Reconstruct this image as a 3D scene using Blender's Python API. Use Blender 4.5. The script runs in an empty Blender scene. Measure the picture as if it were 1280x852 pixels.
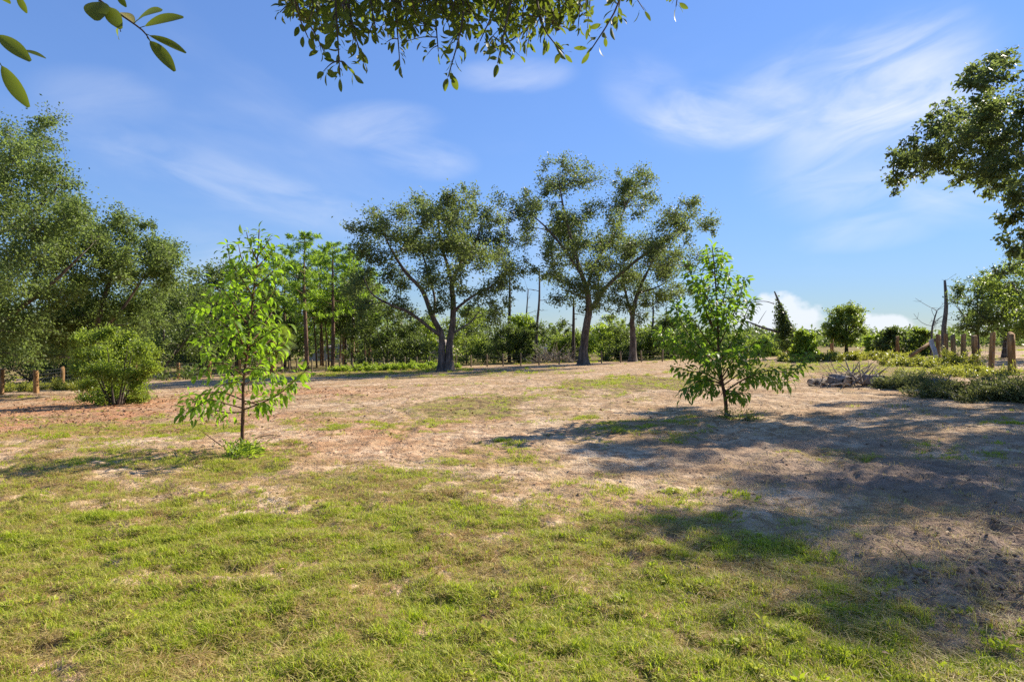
import bpy, math, random
import numpy as np
from mathutils import Vector, Matrix

R = math.radians
SC = bpy.context.scene
COL = SC.collection
rng = np.random.default_rng(7)

# ------------------------------------------------------------------ camera
F = 782.0                      # focal length in pixels of the 1280 px wide photograph
CAMZ = 1.6
cam_data = bpy.data.cameras.new('camera')
cam_data.sensor_width = 36.0
cam_data.lens = F / 1280.0 * 36.0
cam_data.clip_start = 0.05
cam_data.clip_end = 5000
cam = bpy.data.objects.new('camera', cam_data)
COL.objects.link(cam)
cam.location = (0, 0, CAMZ)
cam.rotation_euler = (R(90), 0, 0)
SC.camera = cam

# ------------------------------------------------------------------ light
SUN_AZ = R(56.0)               # to the right of the view direction (+Y)
SUN_EL = R(33.0)
sun_dir = Vector((math.sin(SUN_AZ) * math.cos(SUN_EL), math.cos(SUN_AZ) * math.cos(SUN_EL), math.sin(SUN_EL)))
sl = bpy.data.lights.new('sun', 'SUN')
sl.energy = 5.0
sl.angle = R(0.55)
sl.color = (1.0, 0.905, 0.76)
so = bpy.data.objects.new('sun', sl)
COL.objects.link(so)
so.rotation_euler = sun_dir.to_track_quat('Z', 'Y').to_euler()
so.location = (30, 20, 40)

SC.view_settings.view_transform = 'Standard'
SC.view_settings.look = 'None'
SC.view_settings.gamma = 1
SC.view_settings.exposure = 1.0
SC.cycles.use_denoising = False
SC.cycles.max_bounces = 5
SC.cycles.diffuse_bounces = 3
SC.cycles.glossy_bounces = 2
SC.cycles.transmission_bounces = 4
SC.cycles.transparent_max_bounces = 8
SC.cycles.sample_clamp_indirect = 6

world = bpy.data.worlds.new('World')
SC.world = world
world.use_nodes = True


class NT:
    """small helper for node trees"""
    def __init__(s, tree):
        s.t = tree; s.n = tree.nodes; s.l = tree.links

    def new(s, kind, **kw):
        n = s.n.new(kind)
        for k, v in kw.items():
            setattr(n, k, v)
        return n

    def put(s, sock, v):
        if hasattr(v, 'is_output'):
            s.l.new(v, sock)
        else:
            sock.default_value = v

    def math(s, op, a, b=0.0, c=None, clamp=False):
        n = s.new('ShaderNodeMath', operation=op, use_clamp=clamp)
        s.put(n.inputs[0], a); s.put(n.inputs[1], b)
        if c is not None: s.put(n.inputs[2], c)
        return n.outputs[0]

    def mix(s, f, a, b, blend='MIX'):
        n = s.new('ShaderNodeMix', data_type='RGBA', blend_type=blend)
        s.put(n.inputs[0], f); s.put(n.inputs[6], a); s.put(n.inputs[7], b)
        return n.outputs[2]

    def ramp(s, v, lo, hi, a=0.0, b=1.0, smooth=True):
        n = s.new('ShaderNodeMapRange')
        n.interpolation_type = 'SMOOTHSTEP' if smooth else 'LINEAR'
        s.put(n.inputs[0], v); s.put(n.inputs[1], lo); s.put(n.inputs[2], hi); s.put(n.inputs[3], a); s.put(n.inputs[4], b)
        return n.outputs[0]

    def noise(s, vec, scale, detail=4.0, rough=0.55, dist=0.0):
        n = s.new('ShaderNodeTexNoise')
        s.put(n.inputs['Vector'], vec); s.put(n.inputs['Scale'], scale)
        n.inputs['Detail'].default_value = detail; n.inputs['Roughness'].default_value = rough
        n.inputs['Distortion'].default_value = dist
        return n.outputs[0]

    def xyz(s, x, y, z=0.0):
        n = s.new('ShaderNodeCombineXYZ')
        s.put(n.inputs[0], x); s.put(n.inputs[1], y); s.put(n.inputs[2], z)
        return n.outputs[0]


def build_sky():
    w = NT(world.node_tree)
    w.n.clear()
    out = w.new('ShaderNodeOutputWorld')
    bg = w.new('ShaderNodeBackground')
    bg.inputs[1].default_value = 0.086
    sky = w.new('ShaderNodeTexSky', sky_type='NISHITA')
    sky.sun_disc = False
    sky.sun_elevation = SUN_EL
    sky.sun_rotation = SUN_AZ
    sky.altitude = 0
    sky.air_density = 1.0
    sky.dust_density = 0.0
    sky.ozone_density = 3.0
    tc = w.new('ShaderNodeTexCoord')
    sep = w.new('ShaderNodeSeparateXYZ')
    w.l.new(tc.outputs['Generated'], sep.inputs[0])
    az = w.math('ARCTAN2', sep.outputs[0], sep.outputs[1])
    el = w.math('ARCSINE', sep.outputs[2])

    def ae(px, py):
        a = math.atan((px - 640) / F)
        return a, math.atan((426 - py) / F * math.cos(a))

    def streaks(th, seed, stretch):
        """fibrous cloud texture running at a slope th"""
        u = w.math('ADD', w.math('MULTIPLY', az, math.cos(th)), w.math('MULTIPLY', el, math.sin(th)))
        v = w.math('SUBTRACT', w.math('MULTIPLY', el, math.cos(th)), w.math('MULTIPLY', az, math.sin(th)))
        return w.noise(w.xyz(w.math('MULTIPLY', u, 7.0), w.math('MULTIPLY', v, 7.0 * stretch), seed), 1.0, 5.0, 0.55, 0.5)

    rising = streaks(0.22, 1.3, 3.2); falling = streaks(-0.22, 4.4, 3.2)

    def wisp(p0, p1, width, strength, seed, lo=0.35, hi=0.8, stretch=5.0):
        a0, e0 = ae(*p0); a1, e1 = ae(*p1)
        ca, ce = (a0 + a1) / 2, (e0 + e1) / 2
        L = math.hypot(a1 - a0, e1 - e0) / 2
        th = math.atan2(e1 - e0, a1 - a0)
        W = width / F
        da = w.math('SUBTRACT', az, ca); de = w.math('SUBTRACT', el, ce)
        u = w.math('MULTIPLY_ADD', da, math.cos(th) / L, w.math('MULTIPLY', de, math.sin(th) / L))
        v = w.math('MULTIPLY_ADD', de, math.cos(th) / W, w.math('MULTIPLY', da, -math.sin(th) / W))
        q = w.math('MULTIPLY_ADD', u, u, w.math('MULTIPLY', v, v))
        m = w.ramp(q, 0.0, 1.7, strength, 0.0)
        return (m, th)

    parts = [
        wisp((815, 150), (1010, 130), 34, 0.75, 1.3, 0.25, 0.75, 3),
        wisp((900, 150), (1230, 55), 55, 0.62, 4.1, 0.25, 0.75, 3),
        wisp((1040, 120), (1230, 60), 60, 0.5, 14.1, 0.2, 0.7, 2),
        wisp((760, 90), (900, 170), 40, 0.35, 24.1, 0.3, 0.75, 3),
        wisp((960, 225), (1300, 150), 62, 0.6, 7.7, 0.25, 0.75, 3),
        wisp((1000, 300), (1170, 282), 18, 0.35, 9.2, 0.2, 0.7, 4),
        wisp((1120, 220), (1260, 260), 30, 0.5, 39.2, 0.2, 0.7, 3),
        wisp((395, 160), (545, 152), 24, 0.5, 2.2, 0.2, 0.7, 3),
        wisp((470, 190), (590, 205), 22, 0.45, 5.9, 0.25, 0.7, 3),
        wisp((570, 95), (710, 92), 18, 0.5, 8.8, 0.25, 0.7, 3),
        wisp((40, 145), (500, 290), 26, 0.34, 3.4, 0.2, 0.75, 6),
        wisp((150, 200), (520, 270), 80, 0.12, 33.4, 0.25, 0.75, 4),
        wisp((40, 110), (210, 130), 26, 0.25, 6.5, 0.2, 0.75, 4),
        wisp((560, 320), (720, 330), 60, 0.28, 16.5, 0.2, 0.75, 3),
        wisp((180, 340), (330, 310), 40, 0.3, 17.5, 0.2, 0.75, 3),
        wisp((-500, 260), (-150, 60), 70, 0.45, 18.5, 0.25, 0.75, 4),
        wisp((1500, 260), (2200, 60), 80, 0.5, 19.5, 0.25, 0.75, 4),
        wisp((700, 390), (860, 395), 40, 0.25, 26.5, 0.2, 0.75, 3),
    ]
    def total(lst):
        t_ = lst[0]
        for p_ in lst[1:]:
            t_ = w.math('ADD', t_, p_)
        return t_
    s = w.math('ADD', w.math('MULTIPLY', total([m for m, th in parts if th >= 0]), w.ramp(rising, .18, .80)),
               w.math('MULTIPLY', total([m for m, th in parts if th < 0]), w.ramp(falling, .18, .80)))
    # thin high veil everywhere
    zz = w.math('ADD', w.math('MAXIMUM', sep.outputs[2], 0.0), 0.12)
    veil = w.noise(w.xyz(w.math('DIVIDE', sep.outputs[0], zz), w.math('MULTIPLY', w.math('DIVIDE', sep.outputs[1], zz), 0.55), 3.0), 0.7, 5.0, 0.6, 0.8)
    s = w.math('ADD', s, w.ramp(veil, 0.5, 0.95, 0.0, 0.35))
    s = w.math('MINIMUM', w.math('MULTIPLY', s, 0.68), 0.75)
    # the far white heap clouds standing low over the horizon
    nz = w.noise(w.xyz(w.math('MULTIPLY', az, 26.0), w.math('MULTIPLY', el, 34.0), 2.0), 1.0, 5.0, 0.5)
    def heap(px, py, rx, ry, seed):
        a0, e0 = ae(px, py)
        u = w.math('DIVIDE', w.math('SUBTRACT', az, a0), rx / F)
        v = w.math('DIVIDE', w.math('SUBTRACT', el, e0), ry / F)
        vv = w.math('MULTIPLY', v, w.ramp(v, -0.2, 0.2, 0.55, 1.0))
        q = w.math('ADD', w.math('MULTIPLY', u, u), w.math('MULTIPLY', vv, vv))
        return w.math('MULTIPLY', w.ramp(w.math('ADD', q, w.math('MULTIPLY', w.math('SUBTRACT', nz, 0.5), -2.2)), 0.55, 1.15, 1.0, 0.0),
                      w.ramp(v, -1.3, -0.1, 0.2, 0.8))
    h = w.math('MAXIMUM', w.math('MAXIMUM', heap(970, 398, 50, 27, 2.0), heap(1102, 411, 34, 17, 5.0)), heap(1330, 400, 60, 25, 8.0))
    h = w.math('MAXIMUM', h, heap(-250, 395, 80, 30, 11.0))
    s = w.math('MAXIMUM', s, h)
    lum = w.new('ShaderNodeRGBToBW'); w.l.new(sky.outputs[0], lum.inputs[0])
    soft = w.math('DIVIDE', 1.5, w.math('MULTIPLY_ADD', lum.outputs[0], 0.26, 1.0))
    grade = w.mix(1.0, w.mix(1.0, sky.outputs[0], w.xyz(soft, soft, soft), 'MULTIPLY'), (0.83, 0.95, 1.22, 1), 'MULTIPLY')
    col = w.mix(s, grade, (5.6, 5.85, 6.3, 1))
    w.l.new(col, bg.inputs[0])
    w.l.new(bg.outputs[0], out.inputs[0])


build_sky()


# ------------------------------------------------------------------ terrain
def sstep(v, a, b):
    t = np.clip((np.asarray(v, float) - a) / (b - a), 0, 1)
    return t * t * (3 - 2 * t)


def vnoise(x, y, seed=0):
    x = np.asarray(x, float); y = np.asarray(y, float)
    xi = np.floor(x).astype(np.int64); yi = np.floor(y).astype(np.int64)
    fx = x - xi; fy = y - yi
    fx = fx * fx * (3 - 2 * fx); fy = fy * fy * (3 - 2 * fy)

    def h(a, b):
        n = (a * 374761393 + b * 668265263 + seed * 974711) & 0x7fffffff
        n = ((n ^ (n >> 13)) * 1274126177) & 0x7fffffff
        n = (n ^ (n >> 16)) & 0xffff
        return n / 65535.0
    return (h(xi, yi) * (1 - fx) * (1 - fy) + h(xi + 1, yi) * fx * (1 - fy) + h(xi, yi + 1) * (1 - fx) * fy + h(xi + 1, yi + 1) * fx * fy)


def fbm(x, y, scale, octv=4, seed=0, gain=0.5):
    s = 0; a = 1; t = 0; f = scale
    for o in range(octv):
        s = s + a * vnoise(np.asarray(x) * f + 17.3 * o, np.asarray(y) * f - 9.1 * o, seed + o * 31)
        t += a; a *= gain; f *= 2.03
    return s / t


def base_h(x, y):
    x = np.asarray(x, float); y = np.asarray(y, float)
    return 0.028 * np.clip(x, -45, 45) * sstep(y, 5, 22) - 0.009 * np.clip(y, 0, 60)


GX = [-30, -6.2, -3.1, -.35, 1.2, 2.1, 2.5, 2.9, 3.2, 60]
GY = [8.4, 7.9, 7.3, 6.9, 5.9, 4.7, 3.8, 3.0, 0, -2]


def gp(px, py):
    """ground point seen at a pixel of the photograph (flat search)"""
    t = (px - 640) / F; s = (py - 426) / F
    d = 2.0
    for _ in range(4000):
        if CAMZ - s * d <= base_h(t * d, d): break
        d *= 1.003
    return t * d, d


PATCH = []      # fresh green patches  (x, y, rx, ry, strength)
for (px, py, rx, ry, s) in [(590, 508, 80, 13, .75), (790, 479, 110, 9, .95), (700, 494, 40, 5, .3), (300, 577, 70, 22, .6),
                            (470, 600, 110, 12, .5), (30, 481, 80, 5, .9), (130, 545, 160, 20, .33), (430, 467, 140, 3.5, .9),
                            (1090, 462, 150, 14, .8), (940, 468, 90, 10, .45), (420, 520, 60, 10, .25), (1180, 560, 60, 12, .2), (1240, 470, 60, 25, .6),
                            (610, 468, 160, 3, .4), (230, 540, 80, 9, .4), (620, 560, 50, 10, .25), (1040, 570, 50, 8, .25)]:
    cx, cy = gp(px, py); x1, y1 = gp(px, py - ry); x2, y2 = gp(px, py + ry)
    PATCH.append((cx, (y1 + y2) / 2, rx / F * cy, abs(y1 - y2) / 2 + .15, s))


def grass_mask(x, y):
    x = np.asarray(x, float); y = np.asarray(y, float)
    f = np.interp(x, GX, GY)
    n = fbm(x, y, 0.55, 4, 3); n2 = fbm(x, y, 2.3, 3, 9)
    m = sstep(f - y + (n - .5) * 5.0 + (n2 - .5) * 1.6, -2.2, 1.6) * (1 - .85 * sstep(x + (n - .5) * 2.2 + (n2 - .5) * .8, 1.7, 2.9))
    m = m * (0.26 + 0.74 * sstep(n2, .37, .55)) * (0.6 + .4 * sstep(n, .38, .54))
    for (cx, cy, rx, ry, s) in PATCH:
        q = ((x - cx) / rx) ** 2 + ((y - cy) / ry) ** 2 + (n - .5) * 1.6 + (n2 - .5) * 1.6
        m = np.maximum(m, s * (1 - sstep(q, .3, 1.3)))
    sparse = sstep(fbm(x, y, .33, 4, 21), .46, .66) * sstep(n2, .45, .62) * .5
    m = np.maximum(m, sparse * (1 - .7 * sstep(x, 2.5, 6)))
    # meadow beyond the fences
    m = np.maximum(m, sstep(y, 52, 60) * .85)
    return np.clip(m, 0, 1)


def red_mask(x, y):
    n = fbm(x, y, .4, 4, 41)
    a = sstep(-x, 2, 9) * sstep(y, 8.5, 12) * (1 - sstep(y, 24, 32))
    b = .45 * sstep(-x, -2, 4) * sstep(y, 8, 10) * (1 - sstep(y, 14, 24))
    return np.clip(np.maximum(a, b) * sstep(n, .25, .62), 0, 1)


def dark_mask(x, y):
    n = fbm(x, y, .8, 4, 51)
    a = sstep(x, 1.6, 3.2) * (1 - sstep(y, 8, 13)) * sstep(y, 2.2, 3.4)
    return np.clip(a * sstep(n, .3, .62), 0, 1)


RUTS = []
for pts in [[(480, 560), (505, 540), (520, 525), (500, 512), (440, 505)],
            [(1280, 640), (1150, 600), (1050, 585), (960, 590)], [(1280, 690), (1200, 650), (1120, 620), (1000, 560), (900, 540)]]:
    RUTS.append(np.array([gp(*p) for p in pts]))


def rut_depth(x, y):
    out = np.zeros_like(x)
    for pl in RUTS:
        dmin = np.full_like(x, 9.0)
        for a, b in zip(pl[:-1], pl[1:]):
            ab = b - a; L2 = ab @ ab
            t = np.clip(((x - a[0]) * ab[0] + (y - a[1]) * ab[1]) / L2, 0, 1)
            dmin = np.minimum(dmin, np.hypot(x - a[0] - t * ab[0], y - a[1] - t * ab[1]))
        q = dmin / .16
        out += -.035 * np.exp(-q * q) + .022 * np.exp(-((q - 1.7) ** 2) * 1.5)
    return out


MX, MY = gp(1205, 738)


def ground_h(x, y):
    x = np.asarray(x, float); y = np.asarray(y, float)
    z = base_h(x, y)
    near = 1 - sstep(y, 25, 50)
    z = z + (fbm(x, y, .35, 3, 5) - .5) * .10 * (1 - sstep(y, 60, 90))
    g = sstep(y - np.interp(x, GX, GY), -1, 1)
    z = z + (fbm(x, y, 2.2, 4, 6) - .5) * (.05 + .05 * g) * near
    dk = dark_mask(x, y)
    n = fbm(x, y, 3.4, 4, 12)
    z = z + dk * (np.abs(n - .5) * 2) * .10 * near
    z = z + (np.abs(fbm(x, y, 7.0, 3, 77) - .5) * 2) * .035 * g * near
    z = z + (fbm(x, y, 5.2, 3, 78) - .5) * .11 * (1 - g) * near
    # spoil of turned soil beside the camera
    u = (x - MX) * .9 + (y - MY) * .35; v = -(x - MX) * .35 + (y - MY) * .9
    q = (u / .75) ** 2 + (v / .22) ** 2
    z = z + np.exp(-q * 1.2) * (.10 + .16 * (fbm(x, y, 6, 4, 14) - .5))
    z = z + rut_depth(x, y) * (.4 + fbm(x, y, 1.3, 3, 91))
    return z


def gz(x, y):
    return float(ground_h(np.array([x]), np.array([y]))[0])


def pt(px, py, d):
    """world point at a pixel of the photograph and a distance along the view axis"""
    return np.array([(px - 640) / F * d, d, CAMZ - (py - 426) / F * d])


def gnd(px, d):
    x = (px - 640) / F * d
    return np.array([x, d, gz(x, d)])


# ------------------------------------------------------------------ mesh helpers
class Acc:
    def __init__(s):
        s.v = []; s.q = []; s.n = 0; s.t = []

    def add(s, v, q, tint=None):
        v = np.asarray(v, float).reshape(-1, 3); q = np.asarray(q, int).reshape(-1, 4)
        s.v.append(v); s.q.append(q + s.n); s.n += len(v)
        s.t.append(np.full(len(v), .5) if tint is None else np.asarray(tint, float))

    def tube(s, p, r, sides=6, cap=True, seed=None):
        p = np.asarray(p, float); r = np.broadcast_to(np.asarray(r, float), (len(p),))
        d = np.gradient(p, axis=0); d /= np.linalg.norm(d, axis=1)[:, None] + 1e-9
        ref = np.array([0, 0, 1.]) if abs(d[0][2]) < .9 else np.array([1., 0, 0])
        u = np.cross(d, ref); u /= np.linalg.norm(u, axis=1)[:, None] + 1e-9
        w = np.cross(d, u)
        a = np.arange(sides) * 2 * math.pi / sides
        ring = (np.cos(a)[None, :, None] * u[:, None, :] + np.sin(a)[None, :, None] * w[:, None, :])
        v = p[:, None, :] + ring * r[:, None, None]
        n = len(p)
        i = np.arange(n - 1)[:, None] * sides; j = np.arange(sides)[None, :]; k = (np.arange(sides)[None, :] + 1) % sides
        q = np.stack([i + j, i + k, i + sides + k, i + sides + j], -1).reshape(-1, 4)
        v = v.reshape(-1, 3)
        if cap:
            v = np.vstack([v, p[0], p[-1]])
            c0 = n * sides; c1 = c0 + 1
            e = []
            for m in range(0, sides, 2):
                e.append([c0, (m + 2) % sides, (m + 1) % sides, m])
                b = (n - 1) * sides
                e.append([c1, b + m, b + (m + 1) % sides, b + (m + 2) % sides])
            q = np.vstack([q, np.array(e)])
        s.add(v, q)

    def leaves(s, p, d, L, W, rg, curl=.12, tint=None):
        n = len(p)
        d = d / (np.linalg.norm(d, axis=1)[:, None] + 1e-9)
        side = np.cross(d, rg.normal(size=(n, 3))); side /= np.linalg.norm(side, axis=1)[:, None] + 1e-9
        nor = np.cross(side, d)
        L = np.broadcast_to(L, (n,))[:, None]; W = np.broadcast_to(W, (n,))[:, None]
        v = np.stack([p, p + d * L * .48 + side * W * .5 + nor * L * curl, p + d * L, p + d * L * .48 - side * W * .5 + nor * L * curl], 1)
        if tint is None: tint = rg.random(n)
        s.add(v.reshape(-1, 3), np.arange(4 * n).reshape(-1, 4), np.repeat(tint, 4))

    def mesh(s, name, mat, smooth=True):
        me = bpy.data.meshes.new(name)
        v = np.vstack(s.v); q = np.vstack(s.q)
        me.vertices.add(len(v)); me.vertices.foreach_set('co', v.ravel())
        me.loops.add(q.size); me.loops.foreach_set('vertex_index', q.ravel().astype(np.int32))
        me.polygons.add(len(q))
        me.polygons.foreach_set('loop_start', (np.arange(len(q)) * 4).astype(np.int32))
        me.polygons.foreach_set('loop_total', np.full(len(q), 4, np.int32))
        me.polygons.foreach_set('use_smooth', np.full(len(q), smooth))
        at = me.attributes.new('tint', 'FLOAT', 'POINT'); at.data.foreach_set('value', np.concatenate(s.t).astype(np.float32))
        me.update(calc_edges=True)
        if mat: me.materials.append(mat)
        return me


def link(name, data, parent=None, loc=None):
    o = bpy.data.objects.new(name, data)
    COL.objects.link(o)
    if parent is not None: o.parent = parent
    if loc is not None: o.location = loc
    return o


def tag(o, label=None, cat=None, group=None, kind=None):
    if label: o['label'] = label
    if cat: o['category'] = cat
    if group: o['group'] = group
    if kind: o['kind'] = kind
    return o


# ------------------------------------------------------------------ materials
def new_mat(name):
    m = bpy.data.materials.new(name); m.use_nodes = True
    t = NT(m.node_tree); t.n.clear()
    out = t.new('ShaderNodeOutputMaterial')
    return m, t, out


def leaf_mat(name, a, b, trans, tmix=.35, rough=.45, spec=.4, inst=False, spots=0.0):
    """a..b: the range of leaf colours, trans: colour of light that passes through"""
    m, t, out = new_mat(name)
    at = t.new('ShaderNodeAttribute', attribute_name='tint')
    f = at.outputs['Fac']
    oi = t.new('ShaderNodeObjectInfo')
    f = t.math('MULTIPLY_ADD', oi.outputs['Random'], .35 if not inst else .9, t.math('MULTIPLY', f, .75 if not inst else .2))
    if spots:
        f = t.math('MULTIPLY_ADD', oi.outputs['Random'], .7, t.math('MULTIPLY', at.outputs['Fac'], .4))
    col = t.mix(f, a + (1,), b + (1,))
    if spots:
        tc = t.new('ShaderNodeTexCoord')
        col = t.mix(t.ramp(t.noise(tc.outputs['Object'], spots, 3, .6), .56, .68, 0, .75), col, (.16, .10, .03, 1))
    p = t.new('ShaderNodeBsdfPrincipled')
    t.put(p.inputs['Base Color'], col); p.inputs['Roughness'].default_value = rough
    p.inputs['Specular IOR Level'].default_value = spec
    tr = t.new('ShaderNodeBsdfTranslucent')
    t.put(tr.inputs[0], t.mix(f, tuple(c * .8 for c in trans) + (1,), trans + (1,)))
    mx = t.new('ShaderNodeMixShader'); mx.inputs[0].default_value = tmix
    t.l.new(p.outputs[0], mx.inputs[1]); t.l.new(tr.outputs[0], mx.inputs[2])
    t.l.new(mx.outputs[0], out.inputs[0])
    return m


def bark_mat(name, a, b, scale=6.0, stretch=.25, bump=.6):
    m, t, out = new_mat(name)
    tc = t.new('ShaderNodeTexCoord')
    mp = t.new('ShaderNodeMapping'); mp.inputs['Scale'].default_value = (1, 1, stretch)
    t.l.new(tc.outputs['Object'], mp.inputs[0])
    n1 = t.noise(mp.outputs[0], scale, 6, .65, .4); n2 = t.noise(tc.outputs['Object'], scale * .25, 3)
    col = t.mix(t.ramp(n1, .35, .68), a + (1,), b + (1,))
    col = t.mix(t.math('MULTIPLY', t.ramp(n2, .5, .75), .45), col, (b[0] * 1.25, b[1] * 1.25, b[2] * 1.25, 1))
    p = t.new('ShaderNodeBsdfPrincipled'); t.put(p.inputs['Base Color'], col); p.inputs['Roughness'].default_value = .85
    p.inputs['Specular IOR Level'].default_value = .15
    bm = t.new('ShaderNodeBump'); bm.inputs['Strength'].default_value = bump; bm.inputs['Distance'].default_value = .03
    t.put(bm.inputs['Height'], n1); t.l.new(bm.outputs[0], p.inputs['Normal'])
    t.l.new(p.outputs[0], out.inputs[0])
    return m


M = {}
M['oak_leaf'] = leaf_mat('live oak leaf', (.050, .072, .022), (.118, .150, .050), (.27, .35, .08), .46, .5, .3)
M['oak_leaf_pale'] = leaf_mat('grey green oak leaf', (.056, .092, .024), (.130, .172, .050), (.31, .42, .09), .46, .5, .3)  # slightly lighter, greener leaf colour for the two left oaks
M['dark_leaf'] = leaf_mat('dark oak leaf', (.042, .068, .020), (.095, .125, .038), (.24, .33, .06), .42, .45, .3)
M['mid_leaf'] = leaf_mat('mid green leaf', (.070, .110, .022), (.15, .20, .044), (.38, .50, .06), .48)
M['bright_leaf'] = leaf_mat('bright green leaf', (.105, .165, .020), (.20, .27, .038), (.46, .62, .05), .5)
M['bush_leaf'] = leaf_mat('bush leaf', (.085, .140, .020), (.20, .26, .044), (.46, .60, .06), .48)
M['pine_needle'] = leaf_mat('pine needle', (.065, .120, .018), (.15, .23, .034), (.42, .64, .05), .5)
M['sapling_leaf'] = leaf_mat('sapling leaf', (.050, .115, .012), (.17, .27, .026), (.40, .66, .03), .48, .55, .25, spots=9)
M['sapling_leaf_dark'] = leaf_mat('glossy sapling leaf', (.040, .095, .014), (.15, .24, .032), (.34, .56, .035), .46, .5, .3, spots=9)
M['over_leaf'] = leaf_mat('overhead oak leaf', (.038, .060, .010), (.11, .14, .022), (.22, .29, .025), .48, .45, .25, spots=3)
M['yellow_leaf'] = leaf_mat('yellowed leaf', (.50, .42, .09), (.62, .52, .16), (.6, .5, .12), .4)
M['brush_leaf'] = leaf_mat('grey green brush', (.080, .098, .034), (.185, .200, .080), (.24, .27, .07), .38, .6, .2)
M['weed_leaf'] = leaf_mat('yellow green weed', (.15, .19, .025), (.27, .28, .05), (.46, .48, .06), .45)
M['oak_bark'] = bark_mat('oak bark', (.060, .048, .040), (.19, .155, .13))
M['red_bark'] = bark_mat('pine bark', (.085, .048, .032), (.24, .15, .10))
M['dark_bark'] = bark_mat('dark bark', (.035, .028, .024), (.11, .09, .075))
M['snag_bark'] = bark_mat('dead grey wood', (.07, .06, .055), (.22, .20, .18))
M['sapling_bark'] = bark_mat('sapling bark', (.075, .040, .025), (.17, .09, .055), 20, .4, .3)
M['post_wood'] = bark_mat('post wood', (.19, .10, .04), (.42, .26, .12), 9, .12, .5)
M['post_grey'] = bark_mat('weathered post wood', (.17, .13, .08), (.34, .27, .17), 9, .12, .5)
M['pale_stick'] = bark_mat('bleached sticks', (.16, .13, .10), (.42, .36, .29), 8, .3, .4)
M['log_wood'] = bark_mat('log bark', (.12, .09, .07), (.36, .30, .25), 5, 1, .5)
M['log_end'] = bark_mat('cut log end', (.30, .22, .14), (.50, .40, .29), 12, 1, .2)
M['pale_board'] = bark_mat('pale weathered board', (.38, .38, .38), (.58, .58, .58), 7, .2, .2)

m, t, out = new_mat('galvanised wire')
p = t.new('ShaderNodeBsdfPrincipled'); p.inputs['Base Color'].default_value = (.10, .10, .10, 1); p.inputs['Roughness'].default_value = .6
t.l.new(p.outputs[0], out.inputs[0]); M['wire'] = m


def ground_material():
    m, t, out = new_mat('sandy ground')
    tc = t.new('ShaderNodeTexCoord'); P = tc.outputs['Object']
    g = t.new('ShaderNodeAttribute', attribute_name='grass').outputs['Fac']
    rd = t.new('ShaderNodeAttribute', attribute_name='red').outputs['Fac']
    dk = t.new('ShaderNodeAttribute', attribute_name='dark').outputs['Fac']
    n1 = t.noise(P, .6, 3, .6); n2 = t.noise(P, 5.0, 4, .68); n3 = t.noise(P, 38.0, 3, .68); n4 = t.noise(P, 1.7, 3, .6)
    n5 = t.noise(P, 140.0, 1, .6)
    sand = t.mix(t.ramp(n1, .3, .7), (.43, .275, .14, 1), (.68, .515, .34, 1))
    sand = t.mix(t.math('MULTIPLY', t.ramp(n2, .44, .62), .8), sand, (.25, .14, .07, 1))
    sand = t.mix(t.math('MULTIPLY', t.ramp(n4, .48, .66), .75), sand, (.30, .205, .115, 1))
    red = t.mix(t.ramp(n3, .35, .65), (.42, .165, .07, 1), (.50, .26, .13, 1))
    col = t.mix(t.math('MULTIPLY', rd, t.ramp(n2, .3, .55, .35, .9)), sand, red)
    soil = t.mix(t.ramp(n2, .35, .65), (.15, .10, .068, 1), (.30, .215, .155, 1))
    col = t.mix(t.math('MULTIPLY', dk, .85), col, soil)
    thatch = t.mix(t.ramp(n3, .35, .65), (.14, .085, .035, 1), (.50, .35, .16, 1))
    green = t.mix(t.ramp(n2, .35, .65), (.19, .20, .035, 1), (.40, .38, .08, 1))
    thatch = t.mix(t.math('MULTIPLY', t.ramp(n2, .42, .6), .8), thatch, (.075, .048, .024, 1))  # dark blotches: brown litter plus painted shade of the gaps between clumps
    under = t.mix(t.math('MULTIPLY', t.ramp(n4, .42, .62), .6), thatch, green)
    col = t.mix(t.ramp(t.math('ADD', g, t.math('MULTIPLY', t.math('SUBTRACT', n2, .5), .5)), .12, .62), col, under)
    # crumbs, chips and needles
    col = t.mix(t.math('MULTIPLY', t.ramp(n3, .56, .66), .5), col, (.16, .10, .06, 1))
    col = t.mix(t.math('MULTIPLY', t.ramp(n5, .58, .68), .4), col, (.55, .44, .33, 1))
    p = t.new('ShaderNodeBsdfPrincipled'); t.put(p.inputs['Base Color'], col)
    p.inputs['Roughness'].default_value = .95; p.inputs['Specular IOR Level'].default_value = .08
    h = t.math('ADD', t.math('MULTIPLY', n4, .8), t.math('ADD', t.math('MULTIPLY', n2, .55), t.math('MULTIPLY', n3, .16)))
    bm = t.new('ShaderNodeBump'); bm.inputs['Strength'].default_value = 1.0; bm.inputs['Distance'].default_value = .16
    t.put(bm.inputs['Height'], h); t.l.new(bm.outputs[0], p.inputs['Normal'])
    t.l.new(p.outputs[0], out.inputs[0])
    return m


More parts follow.
